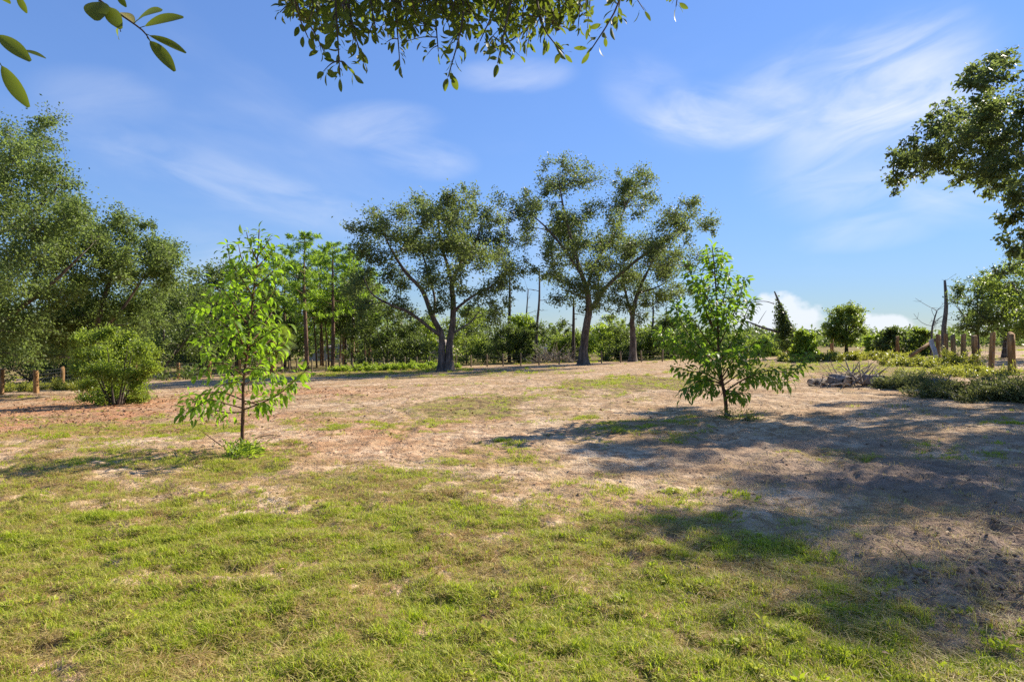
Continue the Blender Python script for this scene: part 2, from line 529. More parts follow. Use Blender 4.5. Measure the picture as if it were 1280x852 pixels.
def grass_inst_mat(name):
    m, t, out = new_mat(name)
    dry = t.new('ShaderNodeAttribute', attribute_name='dry', attribute_type='INSTANCER').outputs['Fac']
    oi = t.new('ShaderNodeObjectInfo'); r = oi.outputs['Random']
    tip = t.new('ShaderNodeAttribute', attribute_name='tint').outputs['Fac']
    gr = t.mix(r, (.17, .28, .010, 1), (.45, .50, .025, 1))
    gr = t.mix(t.math('MULTIPLY', tip, .35), gr, (.48, .44, .06, 1))
    st = t.mix(r, (.30, .18, .07, 1), (.70, .52, .25, 1))
    col = t.mix(dry, gr, st)
    p = t.new('ShaderNodeBsdfPrincipled'); t.put(p.inputs['Base Color'], col); p.inputs['Roughness'].default_value = .55
    p.inputs['Specular IOR Level'].default_value = .3
    tr = t.new('ShaderNodeBsdfTranslucent'); t.put(tr.inputs[0], t.mix(dry, (.56, .70, .03, 1), (.60, .42, .17, 1)))
    mx = t.new('ShaderNodeMixShader'); mx.inputs[0].default_value = .4
    t.l.new(p.outputs[0], mx.inputs[1]); t.l.new(tr.outputs[0], mx.inputs[2]); t.l.new(mx.outputs[0], out.inputs[0])
    return m


M['ground'] = ground_material()
M['grass'] = grass_inst_mat('grass blades')


# ------------------------------------------------------------------ ground sheet
def axis(fine_lo, fine_hi, step, lo, hi, growth):
    a = list(np.arange(fine_lo, fine_hi, step))
    s = step; v = a[-1]
    while v < hi:
        s *= growth; v += s; a.append(v)
    s = step; v = a[0]; b = []
    while v > lo:
        s *= growth; v -= s; b.append(v)
    return np.array(b[::-1] + a)


def build_ground():
    xs = axis(-6.0, 7.0, .05, -900, 900, 1.07)
    ys = axis(2.4, 9, .034, -40, 1600, 1.03)
    X, Y = np.meshgrid(xs, ys)
    x = X.ravel(); y = Y.ravel()
    z = ground_h(x, y)
    nx, ny = len(xs), len(ys)
    i = (np.arange(ny - 1)[:, None] * nx + np.arange(nx - 1)[None, :])
    q = np.stack([i, i + 1, i + nx + 1, i + nx], -1).reshape(-1, 4)
    a = Acc(); a.add(np.stack([x, y, z], 1), q)
    me = a.mesh('ground', M['ground'])
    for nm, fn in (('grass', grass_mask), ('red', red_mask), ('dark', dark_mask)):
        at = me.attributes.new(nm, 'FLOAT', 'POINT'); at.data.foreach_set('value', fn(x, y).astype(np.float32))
    o = link('ground', me); o['kind'] = 'structure'
    return o


build_ground()


# ------------------------------------------------------------------ trees
def bez(a, b, c, n):
    t = np.linspace(0, 1, n)[:, None]
    return (1 - t) ** 2 * a + 2 * t * (1 - t) * b + t * t * c


def smooth_poly(p, r, sub=4):
    p = np.asarray(p, float); r = np.asarray(r, float)
    n = len(p); s = np.linspace(0, n - 1, (n - 1) * sub + 1)
    i = np.clip(s.astype(int), 0, n - 2); f = (s - i)[:, None]
    p0 = p[np.clip(i - 1, 0, n - 1)]; p1 = p[i]; p2 = p[i + 1]; p3 = p[np.clip(i + 2, 0, n - 1)]
    q = .5 * (2 * p1 + (p2 - p0) * f + (2 * p0 - 5 * p1 + 4 * p2 - p3) * f ** 2 + (3 * p1 - p0 - 3 * p2 + p3) * f ** 3)
    return q, np.interp(s, np.arange(n), r)


def ball(rg, n):
    v = rg.normal(size=(n, 3)); v /= np.linalg.norm(v, axis=1)[:, None]
    return v


TWQ = np.array([[i * 3 + j, i * 3 + (j + 1) % 3, i * 3 + 3 + (j + 1) % 3, i * 3 + 3 + j] for i in range(3) for j in range(3)])


def grow(limbs, clumps, rg, leafL=.2, leafW=.1, per=600, twigs=10, droop=.3, twig_r=.014, sides=8, outer=.55, attach_up=1.6, wood_k=1.0, wob=.05):
    """limbs: [(points, radii)]; clumps: [(centre, radius vector)] -> (wood Acc, leaf Acc)"""
    wood = Acc(); leaf = Acc()
    S = []; SR = []
    for p, r in limbs:
        q, rr = smooth_poly(p, r, 7)
        rr = rr * wood_k
        if np.linalg.norm(np.asarray(p[0]) - np.asarray(limbs[0][0][0])) < 1.0:
            q[0][2] -= .05; rr = rr * (1 + .7 * np.exp(-np.maximum(0, q[:, 2] - q[0, 2] - .15) / .35))
        q = q + rg.normal(size=q.shape) * (rr * wob)[:, None]
        q[0] = p[0]
        wood.tube(q, rr, sides)
        S.append(q); SR.append(rr)
    S = np.vstack(S); SR = np.concatenate(SR)
    skip = SR < SR.max() * .85
    base = S[0]
    rmean = float(np.mean([np.linalg.norm(np.broadcast_to(np.asarray(r_, float), (3,))) for _, r_ in clumps]))
    order = sorted(clumps, key=lambda c: np.linalg.norm(np.asarray(c[0]) - base))
    for c, r in order:
        c = np.asarray(c, float); r = np.broadcast_to(np.asarray(r, float), (3,))
        d = np.linalg.norm(S - c, axis=1) + np.maximum(0, S[:, 2] - c[2]) * attach_up + np.where(SR > SR.max() * .8, 1.0, 0)
        k = int(np.argmin(d)); s0 = S[k]
        L = np.linalg.norm(c - s0)
        mid = (s0 + c) / 2 + np.array([0, 0, .12 * L]) + rg.normal(size=3) * .08 * L
        b = bez(s0, mid, c, 6); r0 = min(SR[k] * .6, .010 + .018 * L); rr = np.linspace(r0, max(twig_r, r0 * .25), 6)
        wood.tube(b, rr, 5, cap=False)
        S = np.vstack([S, b[2:]]); SR = np.concatenate([SR, rr[2:]])
        rk = (np.linalg.norm(r) / rmean) ** 1.9
        nt = max(3, int(twigs * rg.uniform(.8, 1.2) * rk ** .7))
        dirs = ball(rg, nt); dirs[:, 2] += .15
        tips = c + dirs * r * (outer + (1.05 - outer) * rg.random((nt, 1))) - np.array([0, 0, droop * .3 * r[2]])
        st = b[3 + rg.integers(0, 3, nt)]
        mids = (st + tips) / 2 + rg.normal(size=(nt, 3)) * .1 * np.linalg.norm(r)
        ts = np.linspace(0, 1, 4)[None, :, None]
        tw = (1 - ts) ** 2 * st[:, None] + 2 * ts * (1 - ts) * mids[:, None] + ts ** 2 * tips[:, None]
        dv = tips - st; dv /= np.linalg.norm(dv, axis=1)[:, None] + 1e-9
        u = np.stack([-dv[:, 1], dv[:, 0], 0 * dv[:, 0]], 1); u /= np.linalg.norm(u, axis=1)[:, None] + 1e-6
        wv = np.stack([dv[:, 1] * u[:, 2] - dv[:, 2] * u[:, 1], dv[:, 2] * u[:, 0] - dv[:, 0] * u[:, 2], dv[:, 0] * u[:, 1] - dv[:, 1] * u[:, 0]], 1)
        rr_ = np.linspace(twig_r, twig_r * .4, 4)
        ring = np.stack([u * math.cos(a) + wv * math.sin(a) for a in (0, 2.094, 4.189)], 1)
        V = tw[:, :, None, :] + ring[:, None, :, :] * rr_[None, :, None, None]
        wood.add(V.reshape(-1, 3), (np.arange(nt)[:, None, None] * 12 + TWQ[None]).reshape(-1, 4))
        n = max(6, int(per * rg.uniform(.6, 1.3) * rk))
        k_ = rg.integers(0, nt, n); t = .25 + .85 * rg.random(n) ** .7; tt = np.clip(t, 0, 1)[:, None]
        P = (1 - tt) ** 2 * st[k_] + 2 * tt * (1 - tt) * mids[k_] + tt ** 2 * tips[k_] + (tips - tw[:, 2])[k_] * np.maximum(t - 1, 0)[:, None] * 2
        P = P + np.clip(rg.normal(size=(n, 3)), -1.6, 1.6) * r * (.12 + .34 * t[:, None] * rg.random((n, 1)))
        D = dv[k_] * .7 + rg.normal(size=(n, 3)) * .8 + np.array([0, 0, -droop])
        sz = rg.uniform(.65, 1.25, n)
        leaf.leaves(P, D, leafL * sz, leafW * sz, rg, tint=np.clip(rg.normal(.5, .22, n) + rg.normal() * .12, 0, 1))
    return wood, leaf


def split_clumps(K, rg, n=3):
    out = []
    for c, r in K:
        for k in range(n):
            out.append((c + rg.normal(size=3) * r * .5, r * rg.uniform(.45, .72)))
    return out


def tree_thing(name, base, wood, leaf, wmat, lmat, label, cat='tree', group=None, wname='trunk', lname='crown'):
    base = np.asarray(base, float)
    root = link(name, None, None, tuple(base))
    tag(root, label, cat, group)
    for a, nm, mt in ((wood, wname, wmat), (leaf, lname, lmat)):
        if a is None or not a.v: continue
        for v in a.v: v -= base
        link(nm, a.mesh(nm, mt), root)
    return root


def from_crop(ox, oy, sc, d, pts, dz):
    out = []
    for (cx, cy), k in zip(pts, dz):
        out.append(pt(ox + cx / sc, oy + cy / sc, d + k))
    return np.array(out)


def crop_clumps(ox, oy, sc, d, lst, rg, spread, squash=.8, push=None, grow_r=1.0):
    """clumps measured on the photograph, spread through the crown's depth"""
    out = []
    for (cx, cy, r) in lst:
        dd = d + rg.uniform(-spread, spread)
        if push: dd += push(cx, cy)
        rr = r / sc / F * dd * grow_r
        c = pt(ox + cx / sc, oy + cy / sc, dd)
        for k in range(3):
            q = rr * rg.uniform(.55, 1.15)
            out.append((c + rg.normal(size=3) * rr * np.array([.72, .8, .62]), np.array([q * rg.uniform(.8, 1.3), q * 1.1, q * squash])))
    return out


# the oak with two stems in the middle
def twin_oak():
    rg = np.random.default_rng(11); d = 44.0
    c = lambda pts, dz: from_crop(420, 190, 2.838, d, pts, dz)
    b0 = gnd(557, d)
    lim = [
        (np.vstack([b0 + [-.25, 0, -.2], c([(375, 690), (372, 640), (345, 590), (305, 490), (250, 430), (190, 335), (170, 280)], [0, 0, -.2, -.4, -.8, -1.2, -1.5])]), [.52, .37, .34, .30, .24, .18, .10, .05]),
        (np.vstack([b0 + [.28, 0, -.2], c([(402, 690), (414, 610), (416, 530), (412, 470), (440, 400), (490, 330), (520, 250)], [.1, .2, .3, .2, .6, 1.2, 1.6])]), [.52, .40, .35, .32, .28, .22, .14, .05]),
        (c([(370, 650), (335, 625), (262, 570), (190, 540), (130, 505), (100, 450)], [0, -.3, -1, -1.6, -2.2, -2.5]), [.24, .20, .16, .13, .09, .04]),
        (c([(414, 575), (440, 545), (490, 508), (560, 470), (610, 420)], [.2, .5, 1.4, 2.0, 2.6]), [.20, .17, .14, .10, .05]),
        (c([(412, 470), (395, 400), (370, 320), (365, 230), (370, 160)], [.2, -.4, -1.0, -1.2, -1.2]), [.22, .18, .14, .09, .04]),
        (c([(420, 640), (450, 620), (480, 600), (520, 550)], [.2, .8, 1.5, 2.5]), [.12, .10, .08, .05]),
        (c([(345, 590), (350, 520), (330, 440), (300, 340), (270, 270)], [-.2, .6, 1.6, 2.3, 2.6]), [.18, .15, .12, .08, .04]),
    ]
    cl = [(370, 150, 36), (335, 185, 36), (430, 195, 46), (180, 235, 48), (120, 285, 44), (95, 290, 30), (250, 300, 46), (345, 265, 58), (425, 285, 55), (520, 215, 42), (560, 245, 38),
          (495, 325, 50), (585, 320, 42), (540, 395, 48), (600, 400, 34), (625, 445, 38), (645, 430, 28), (150, 345, 42), (205, 405, 46), (130, 440, 48), (165, 500, 42), (300, 385, 46),
          (375, 360, 52), (335, 465, 38), (255, 465, 40), (225, 530, 34), (445, 440, 46), (500, 460, 42), (525, 540, 42), (565, 520, 42), (470, 570, 26), (400, 530, 30), (110, 550, 36),
          (355, 545, 34), (450, 360, 40), (380, 430, 40), (470, 250, 36), (310, 230, 34), (210, 320, 38), (80, 470, 36), (60, 520, 34), (560, 440, 38), (440, 150, 22), (230, 215, 24), (595, 280, 26),
          (350, 300, 44), (410, 230, 40), (290, 330, 40), (180, 290, 36), (150, 400, 36), (440, 330, 44), (520, 290, 40), (560, 360, 38), (370, 200, 34), (480, 200, 34)]
    K = crop_clumps(420, 190, 2.838, d, cl, rg, 3.8, .9, grow_r=1.1)
    w, l = grow(lim, K, rg, .19, .092, 270, 10, .25, .011, 10, .35, wood_k=.62)
    tree_thing('live_oak', b0, w, l, M['oak_bark'], M['oak_leaf'], 'large live oak with two grey stems rising from one foot, middle of the field edge')


def leaning_oaks():
    rg = np.random.default_rng(12); d = 50.0
    c = lambda pts, dz: from_crop(620, 190, 2.84, d, pts, dz)
    b0 = gnd(729, d)
    lim = [
        (np.vstack([b0 + [0, 0, -.2], c([(312, 690), (320, 620), (330, 560), (322, 490), (300, 420), (270, 320), (240, 200), (222, 90)], [0, 0, 0, -.2, -.5, -1, -1.2, -1.2])]), [.66, .50, .45, .43, .33, .26, .19, .12, .04]),
        (c([(328, 570), (350, 540), (400, 470), (480, 400), (560, 340), (640, 280), (700, 220)], [0, .2, .8, 1.5, 2, 2.5, 3]), [.30, .27, .23, .19, .15, .10, .04]),
        (c([(322, 490), (350, 400), (420, 290), (465, 180), (510, 95)], [-.2, .6, 1.5, 2.0, 2.4]), [.24, .20, .15, .10, .04]),
        (c([(305, 440), (250, 355), (180, 270), (110, 210)], [-.5, -1.2, -2, -2.4]), [.19, .15, .10, .04]),
        (c([(322, 520), (270, 500), (220, 470)], [-.2, .5, 1.5]), [.12, .08, .04]),
    ]
    cl = [(215, 68, 34), (245, 108, 42), (190, 118, 34), (295, 128, 42), (110, 178, 38), (85, 228, 36), (130, 258, 42), (180, 198, 46), (250, 205, 50), (200, 288, 46), (280, 278, 52), (150, 338, 38),
          (220, 378, 46), (200, 450, 38), (222, 508, 38), (290, 368, 52), (340, 328, 52), (270, 455, 40), (330, 228, 38), (400, 160, 38), (450, 110, 42), (520, 80, 36), (548, 108, 32), (480, 188, 46),
          (420, 238, 42), (530, 208, 36), (400, 308, 46), (470, 288, 46), (540, 298, 50), (600, 258, 42), (650, 218, 36), (700, 193, 32), (690, 268, 42), (745, 262, 28), (620, 328, 50), (680, 348, 36),
          (400, 400, 50), (330, 430, 46), (370, 500, 40), (300, 540, 26), (360, 560, 26), (310, 90, 22), (430, 90, 22), (70, 190, 24), (240, 300, 40), (210, 240, 38), (310, 300, 42), (350, 390, 40),
          (170, 400, 32), (580, 320, 40), (640, 290, 36), (450, 330, 40), (370, 280, 36)]
    K = crop_clumps(620, 190, 2.84, d, cl, rg, 4.0, .9, grow_r=1.1)
    w, l = grow(lim, K, rg, .20, .096, 280, 10, .25, .012, 10, .35, wood_k=.66)
    tree_thing('live_oak', b0, w, l, M['oak_bark'], M['oak_leaf'], 'tallest oak with a leaning reddish trunk and wide airy crown')
    rg = np.random.default_rng(13); d = 54.0
    c = lambda pts, dz: from_crop(620, 190, 2.84, d, pts, dz)
    b0 = gnd(791, d)
    lim = [(np.vstack([b0 + [0, 0, -.2], c([(486, 650), (484, 590), (500, 510), (540, 420), (580, 350)], [0, 0, .5, 1, 1.5])]), [.48, .36, .30, .24, .14, .05]),
           (c([(484, 590), (465, 520), (450, 440), (460, 380)], [0, -.5, -1, -1.5]), [.20, .16, .11, .05]),
           (c([(505, 500), (570, 480), (640, 440)], [.5, 1.2, 2]), [.14, .09, .04])]
    cl = [(470, 378, 50), (550, 388, 50), (620, 405, 44), (440, 458, 42), (480, 515, 40), (540, 468, 44), (600, 468, 36), (430, 555, 32), (645, 488, 32), (660, 420, 34), (500, 430, 46), (580, 430, 40),
          (520, 530, 34), (570, 520, 34), (410, 510, 30), (610, 520, 30), (690, 490, 22), (450, 400, 40), (600, 360, 40)]
    K = crop_clumps(620, 190, 2.84, d, cl, rg, 3.0, .9, grow_r=1.05)
    w, l = grow(lim, K, rg, .20, .096, 280, 10, .25, .012, 8, .35, wood_k=.7)
    tree_thing('live_oak', b0, w, l, M['oak_bark'], M['oak_leaf'], 'smaller oak behind and right of the leaning tall oak, its grey trunk in shade')


def left_oaks():
    rg = np.random.default_rng(14); d = 27.0
    c = lambda pts, dz: from_crop(0, 120, 2.13, d, pts, dz)
    b0 = gnd(-70, d)
    lim = [(np.vstack([b0 + [0, 0, -.2], c([(-130, 700), (-110, 560), (-70, 400), (-20, 260), (30, 150)], [0, 0, .3, .6, .8])]), [.55, .42, .36, .28, .18, .06]),
           (c([(-110, 600), (0, 600), (75, 548), (150, 488), (220, 420)], [0, -1.2, -1.6, -1.8, -2]), [.24, .20, .16, .12, .05]),
           (c([(-70, 400), (40, 340), (120, 280), (170, 220)], [.3, 0, -.3, -.5]), [.2, .15, .1, .04])]
    cl = [(60, 98, 38), (20, 128, 44), (112, 98, 34), (145, 78, 20), (40, 198, 58), (120, 178, 42), (155, 228, 38), (60, 278, 58), (140, 285, 50), (190, 288, 34), (30, 368, 66), (112, 365, 58),
          (180, 348, 48), (60, 448, 64), (140, 438, 56), (200, 400, 46), (40, 538, 60), (100, 610, 46), (30, 640, 50), (-60, 180, 60), (-70, 300, 70), (-80, 420, 70), (-60, 540, 60), (-120, 620, 60), (80, 150, 30),
          (0, 250, 50), (20, 450, 50), (90, 510, 46), (210, 300, 22), (60, 680, 40), (-10, 690, 40), (0, 320, 46), (90, 230, 46), (90, 330, 46), (150, 400, 46), (0, 600, 40), (-160, 300, 70), (-180, 450, 80), (-140, 200, 60)]
    K = crop_clumps(0, 120, 2.13, d, cl, rg, 2.4, .9, lambda x, y: -.8 if y > 300 else 0, grow_r=1.2)
    w, l = grow(lim, K, rg, .128, .064, 560, 12, .35, .007, 8, .4, wood_k=.55)
    tree_thing('live_oak', b0, w, l, M['oak_bark'], M['oak_leaf_pale'], 'tall grey-green oak at the left edge with a bare limb showing')
    rg = np.random.default_rng(15); d = 29.0
    c = lambda pts, dz: from_crop(0, 120, 2.13, d, pts, dz)
    b0 = gnd(118, d)
    lim = [(np.vstack([b0 + [0, 0, -.2], c([(255, 680), (260, 600), (290, 500), (330, 400)], [0, 0, .3, .6])]), [.36, .28, .24, .17, .05]),
           (c([(258, 640), (330, 560), (390, 470)], [0, -.5, -1]), [.16, .11, .04]),
           (c([(258, 640), (210, 560), (190, 480)], [0, .5, 1]), [.16, .11, .04])]
    cl = [(330, 368, 42), (280, 398, 50), (390, 388, 42), (420, 428, 34), (245, 428, 50), (330, 448, 52), (400, 488, 44), (250, 508, 52), (330, 538, 52), (400, 558, 46), (200, 558, 52), (260, 595, 50),
          (150, 598, 44), (200, 668, 44), (425, 598, 26), (325, 618, 44), (290, 460, 46), (370, 440, 40), (210, 480, 44), (140, 660, 36), (370, 610, 36), (440, 470, 22), (310, 345, 24), (405, 350, 18), (180, 610, 40), (90, 690, 34)]
    K = crop_clumps(0, 120, 2.13, d, cl, rg, 2.0, .9, grow_r=1.0)
    w, l = grow(lim, K, rg, .13, .066, 620, 12, .35, .007, 8, .4, wood_k=.55)
    tree_thing('live_oak', b0, w, l, M['oak_bark'], M['oak_leaf_pale'], 'rounded grey-green oak behind the low bush, next to the tall oak')


def right_oak():
    rg = np.random.default_rng(16); d = 21.0
    X0, Y0 = 19.5, 18.0
    b0 = np.array([X0, Y0, gz(X0, Y0)])
    top = b0[2]
    lim = [(np.array([b0 + [0, 0, -.2], b0 + [-.1, .1, 1.5], b0 + [-.2, .2, 3], b0 + [-.4, .3, 5], b0 + [-1.5, 1.2, 8], b0 + [-2.2, 1.6, 11]]), [.75, .55, .5, .38, .22, .05]),
           (np.array([b0 + [-.1, .1, 2.6], b0 + [-1.6, 1.0, 5.0], b0 + [-3.4, 1.6, 7.0], b0 + [-5.0, 2.0, 8.0]]), [.26, .18, .10, .02]),
           (np.array([b0 + [-.1, .1, 2.4], b0 + [-2.0, -2.0, 4.2], b0 + [-4.4, -4.4, 5.8], b0 + [-6.4, -6.2, 6.2]]), [.3, .24, .16, .05]),
           (np.array([b0 + [-.2, .2, 3.0], b0 + [1.6, 2.6, 5.2], b0 + [2.6, 6.0, 8.0], b0 + [2.2, 9, 9.5]]), [.3, .24, .16, .05]),
           (np.array([b0 + [-.2, .2, 3.0], b0 + [2.5, -1.6, 5.0], b0 + [6.0, -3, 7.0]]), [.28, .2, .06]),
           (np.array([b0 + [-.2, .2, 3.2], b0 + [3.0, 2.0, 5.4], b0 + [6.5, 3.4, 7.5]]), [.26, .18, .06])]
    cl = [(100, 468, 28), (90, 535, 24), (140, 460, 32), (190, 420, 32), (212, 490, 28), (250, 400, 34), (270, 468, 34), (300, 330, 38), (330, 252, 32), (340, 400, 42), (372, 458, 38), (350, 520, 26),
          (392, 205, 34), (420, 290, 46), (440, 378, 46), (430, 468, 38), (472, 142, 34), (500, 200, 46), (520, 280, 46), (540, 105, 38), (520, 368, 46), (500, 458, 46), (540, 540, 38), (482, 550, 28),
          (522, 618, 30), (500, 660, 20), (545, 700, 34), (525, 768, 32), (565, 800, 34), (495, 838, 18), (362, 135, 16), (356, 178, 18), (380, 340, 38), (460, 240, 38), (300, 440, 34), (230, 450, 30),
          (165, 390, 14), (225, 325, 14), (255, 270, 14), (90, 430, 14), (460, 420, 40), (480, 320, 42)]
    K = crop_clumps(1080, 40, 2.84, d, cl, rg, 1.5, .75, lambda x, y: .8 - 4.6 * x / 568, grow_r=1.4)
    n = 0; ct = 1 / math.tan(SUN_EL)
    while n < 155:
        h = rg.uniform(4.2, 12.2)
        xs, ys = rg.uniform(-1, 17), rg.uniform(4.0, 22)
        p = np.array([xs + ct * h * math.sin(SUN_AZ), ys + ct * h * math.cos(SUN_AZ), top + h])
        r = rg.uniform(.9, 1.5)
        v = (p - np.array([X0 - .6, Y0, top + 7.2])) / np.array([13, 13, 5.4])
        if v @ v > 1.0 or ys < np.interp(xs, [-1, 0, 1.2, 3, 5, 9], [7.6, 6.2, 4.7, 4.3, 4.2, 4.2]) + r * .6: continue
        if (p[0] - r * 1.2) / p[1] * F + 640 < 1295: continue
        K.append((p, np.array([r, r, r * .75]))); n += 1
    K = K[:len(cl) * 3] + split_clumps(K[len(cl) * 3:], rg, 2)
    w, l = grow(lim, K, rg, .14, .072, 330, 9, .5, .005, 10, .35, wood_k=.62)
    tree_thing('live_oak', b0, w, l, M['oak_bark'], M['oak_leaf'], 'spreading oak whose dark drooping branches reach in at the upper right edge')


twin_oak(); leaning_oaks(); left_oaks(); right_oak()


def auto_broad(name, px, d, h, rad, seed, lmat, label, cb=.35, nc=16, per=420, leaf=.24, wmat='dark_bark', trunk_r=.16, group=None, cat='tree', lean=0.0, twigs=8):
    rg = np.random.default_rng(seed)
    b0 = gnd(px, d)
    hc = h * cb
    top = b0 + np.array([lean, 0, h * .86])
    lim = [(np.array([b0 + [0, 0, -.1], b0 + [lean * .2, 0, hc * .6], b0 + [lean * .5, rg.normal() * .1, hc + .2 * (h - hc)], top]), [trunk_r * 1.25, trunk_r, trunk_r * .7, .02])]
    for k in range(4):
        a = k * 1.57 + rg.uniform(-.5, .5); z0 = hc * rg.uniform(.6, 1.2)
        lim.append((np.array([b0 + [lean * .3, 0, z0], b0 + [math.cos(a) * rad * .4, math.sin(a) * rad * .4, z0 + .2 * (h - z0)], b0 + [math.cos(a) * rad * .8, math.sin(a) * rad * .8, z0 + .45 * (h - z0)]]), [trunk_r * .6, trunk_r * .4, .02]))
    K = []
    nc = int(nc * 1.9)
    for k in range(nc):
        zf = rg.uniform(.06, .97) ** .9 if cb < .15 else cb + (1 - cb) * rg.uniform(.0, .96)
        if cb < .15: prof = (1 - max(0, zf - .35) ** 2 / .46) ** .5 if zf < 1 else .1
        else:
            q_ = (zf - (1 + cb) / 2) / ((1 - cb) / 2); prof = max(.2, (1 - q_ * q_)) ** .5
        a = rg.uniform(0, 6.28); rr_ = rad * prof * rg.random() ** .45 * .88
        r = rad * rg.uniform(.2, .36)
        c = b0 + np.array([lean * zf + math.cos(a) * rr_, math.sin(a) * rr_, max(zf * h - r * .4, r * .5)])
        K.append((c, np.array([r * rg.uniform(.85, 1.3), r, r * .85])))
    w, l = grow(lim, K, rg, leaf * .86, leaf * .44, int(per * .62), int(twigs * .7), .25, .010, 6, .4, wood_k=.7)
    return tree_thing(name, b0, w, l, M[wmat], M[lmat], label, cat, group)


def auto_pine(px, d, h, rad, seed, label, cb=.45, group=None, tr=.17, n=26, needle=.34, lmat='pine_needle'):
    rg = np.random.default_rng(seed)
    b0 = gnd(px, d)
    wood = Acc(); leaf = Acc()
    wob = rg.normal(size=2) * .25
    P = np.array([b0 + [0, 0, -.1], b0 + [wob[0] * .4, 0, h * .3], b0 + [wob[0], wob[1], h * .65], b0 + [wob[0] * .7, wob[1], h]])
    q, rr = smooth_poly(P, [tr * 1.2, tr, tr * .65, .03])
    wood.tube(q, rr, 8)
    for k in range(n):
        f = (k + rg.random()) / n
        z = cb + (1 - cb) * f ** .9
        i = z * (len(q) - 1); i0 = min(int(i), len(q) - 2); s = q[i0] + (q[i0 + 1] - q[i0]) * (i - i0)
        a = k * 2.4 + rg.normal() * .4
        L = rad * (1 - f) ** .55 * rg.uniform(.55, 1.1) + .25
        up = .25 + .5 * f
        e = s + np.array([math.cos(a) * L, math.sin(a) * L, L * up * rg.uniform(.4, 1.1)])
        b = bez(s, (s + e) / 2 + np.array([0, 0, -.08 * L]), e, 5)
        wood.tube(b, np.linspace(.035, .012, 5), 4, cap=False)
        m = 5 + int(L * 5)
        for j in range(m):
            t = rg.uniform(.35, 1.05)
            c = s + (e - s) * t + rg.normal(size=3) * .16 * L * np.array([1, 1, .5])
            nn = 17
            D = ball(rg, nn) + np.array([0, 0, .35]) + (e - s) / L * .3
            leaf.leaves(c + rg.normal(size=(nn, 3)) * .05, D, needle * rg.uniform(.7, 1.15, nn), needle * .19, rg, .05, np.clip(rg.normal(.5, .15, nn) + rg.normal() * .2, 0, 1))
    for k in range(6):      # dead stubs below the crown
        z = rg.uniform(.2, cb) ; i = z * (len(q) - 1); i0 = int(i); s = q[i0]
        a = rg.uniform(0, 6.28); L = rg.uniform(.3, .9)
        wood.tube(np.array([s, s + [math.cos(a) * L, math.sin(a) * L, -.1 * L]]), [.02, .008], 4, cap=False)
    return tree_thing('pine_tree', b0, wood, leaf, M['red_bark'], M[lmat], label, 'pine', group)


def snag(px, d, top_py, r, seed, label, lean=0.0, stubs=8, name='dead_tree', mat='snag_bark'):
    rg = np.random.default_rng(seed)
    b0 = gnd(px, d); zt = CAMZ - (top_py - 426) / F * d; h = zt - b0[2]
    w = Acc()
    P = np.array([b0 + [0, 0, -.1], b0 + [lean * .2 + rg.normal() * .06, 0, h * .33], b0 + [lean * .6 + rg.normal() * .06, 0, h * .66], b0 + [lean, 0, h]])
    q, rr = smooth_poly(P, [r * 1.2, r, r * .8, r * .45])
    w.tube(q, rr, 7)
    for k in range(stubs):
        i = rg.integers(len(q) // 3, len(q)); s = q[i]; a = rg.uniform(0, 6.28); L = rg.uniform(.4, 1.8)
        e = s + np.array([math.cos(a) * L, math.sin(a) * L * .6, rg.uniform(-.2, .8) * L])
        b = bez(s, (s + e) / 2 + rg.normal(size=3) * .15 * L, e, 5)
        w.tube(b, np.linspace(max(.02, rr[i] * .35), .01, 5), 4, cap=False)
        for _ in range(2):
            f = e + rg.normal(size=3) * .3 * L
            w.tube(np.array([b[3], f]), [.014, .007], 3, cap=False)
    return tree_thing(name, b0, w, None, M[mat], None, label, 'dead tree')


# dark trees and pines on the left behind the fence
auto_broad('live_oak', 205, 44, 7.0, 3.8, 31, 'dark_leaf', 'dark shaded oak just right of the low bush, beyond the fence', .12, 24, 420, .24)
auto_broad('live_oak', 262, 50, 9.2, 4.0, 32, 'dark_leaf', 'dark oak directly behind the left sapling, its top above the sapling leaves', .12, 24, 420, .26)
auto_broad('live_oak', 236, 58, 8.8, 3.8, 36, 'dark_leaf', 'dark oak farther back between two nearer dark oaks left of the sapling', .12, 22, 380, .28)
auto_broad('live_oak', 318, 56, 10.2, 3.8, 33, 'mid_leaf', 'green oak rising behind the top of the left sapling', .2, 22, 400, .26)
auto_broad('live_oak', 362, 62, 10.6, 3.6, 34, 'dark_leaf', 'dark oak between the left sapling and the tall thin pine', .2, 20, 400, .26)
auto_broad('live_oak', 432, 64, 9.6, 3.8, 37, 'dark_leaf', 'dark oak among the pine trunks, left of the twin-stemmed oak', .45, 20, 400, .26)
auto_pine(384, 54, 11.6, 2.5, 41, 'tall thin pine with narrow crown, tallest of the pines', .42, n=30)
auto_pine(356, 66, 12.2, 3.0, 46, 'broad pine just left of the tallest thin pine', .25, n=34)
auto_pine(402, 70, 12.6, 3.0, 47, 'broad pine close behind the tallest thin pine', .28, n=34)
auto_pine(430, 72, 12.4, 3.1, 48, 'full green pine between the two bright pines', .28, n=34)
auto_pine(462, 70, 10.4, 2.8, 49, 'lower broad pine touching the left side of the twin-stemmed oak crown', .3, n=30)
auto_pine(416, 58, 11.3, 2.8, 42, 'bright green pine just right of the tallest thin pine', .48)
auto_pine(441, 60, 10.9, 2.9, 43, 'bushy pine nearest the twin-stemmed oak', .45)
auto_pine(338, 60, 11.0, 2.1, 44, 'pine partly hidden behind the upper leaves of the left sapling', .5)
auto_pine(296, 62, 10.6, 2.0, 45, 'pine showing left of the top of the left sapling', .5)
NTH = ['leftmost', 'second', 'third', 'fourth', 'fifth', 'sixth', 'seventh', 'rightmost']
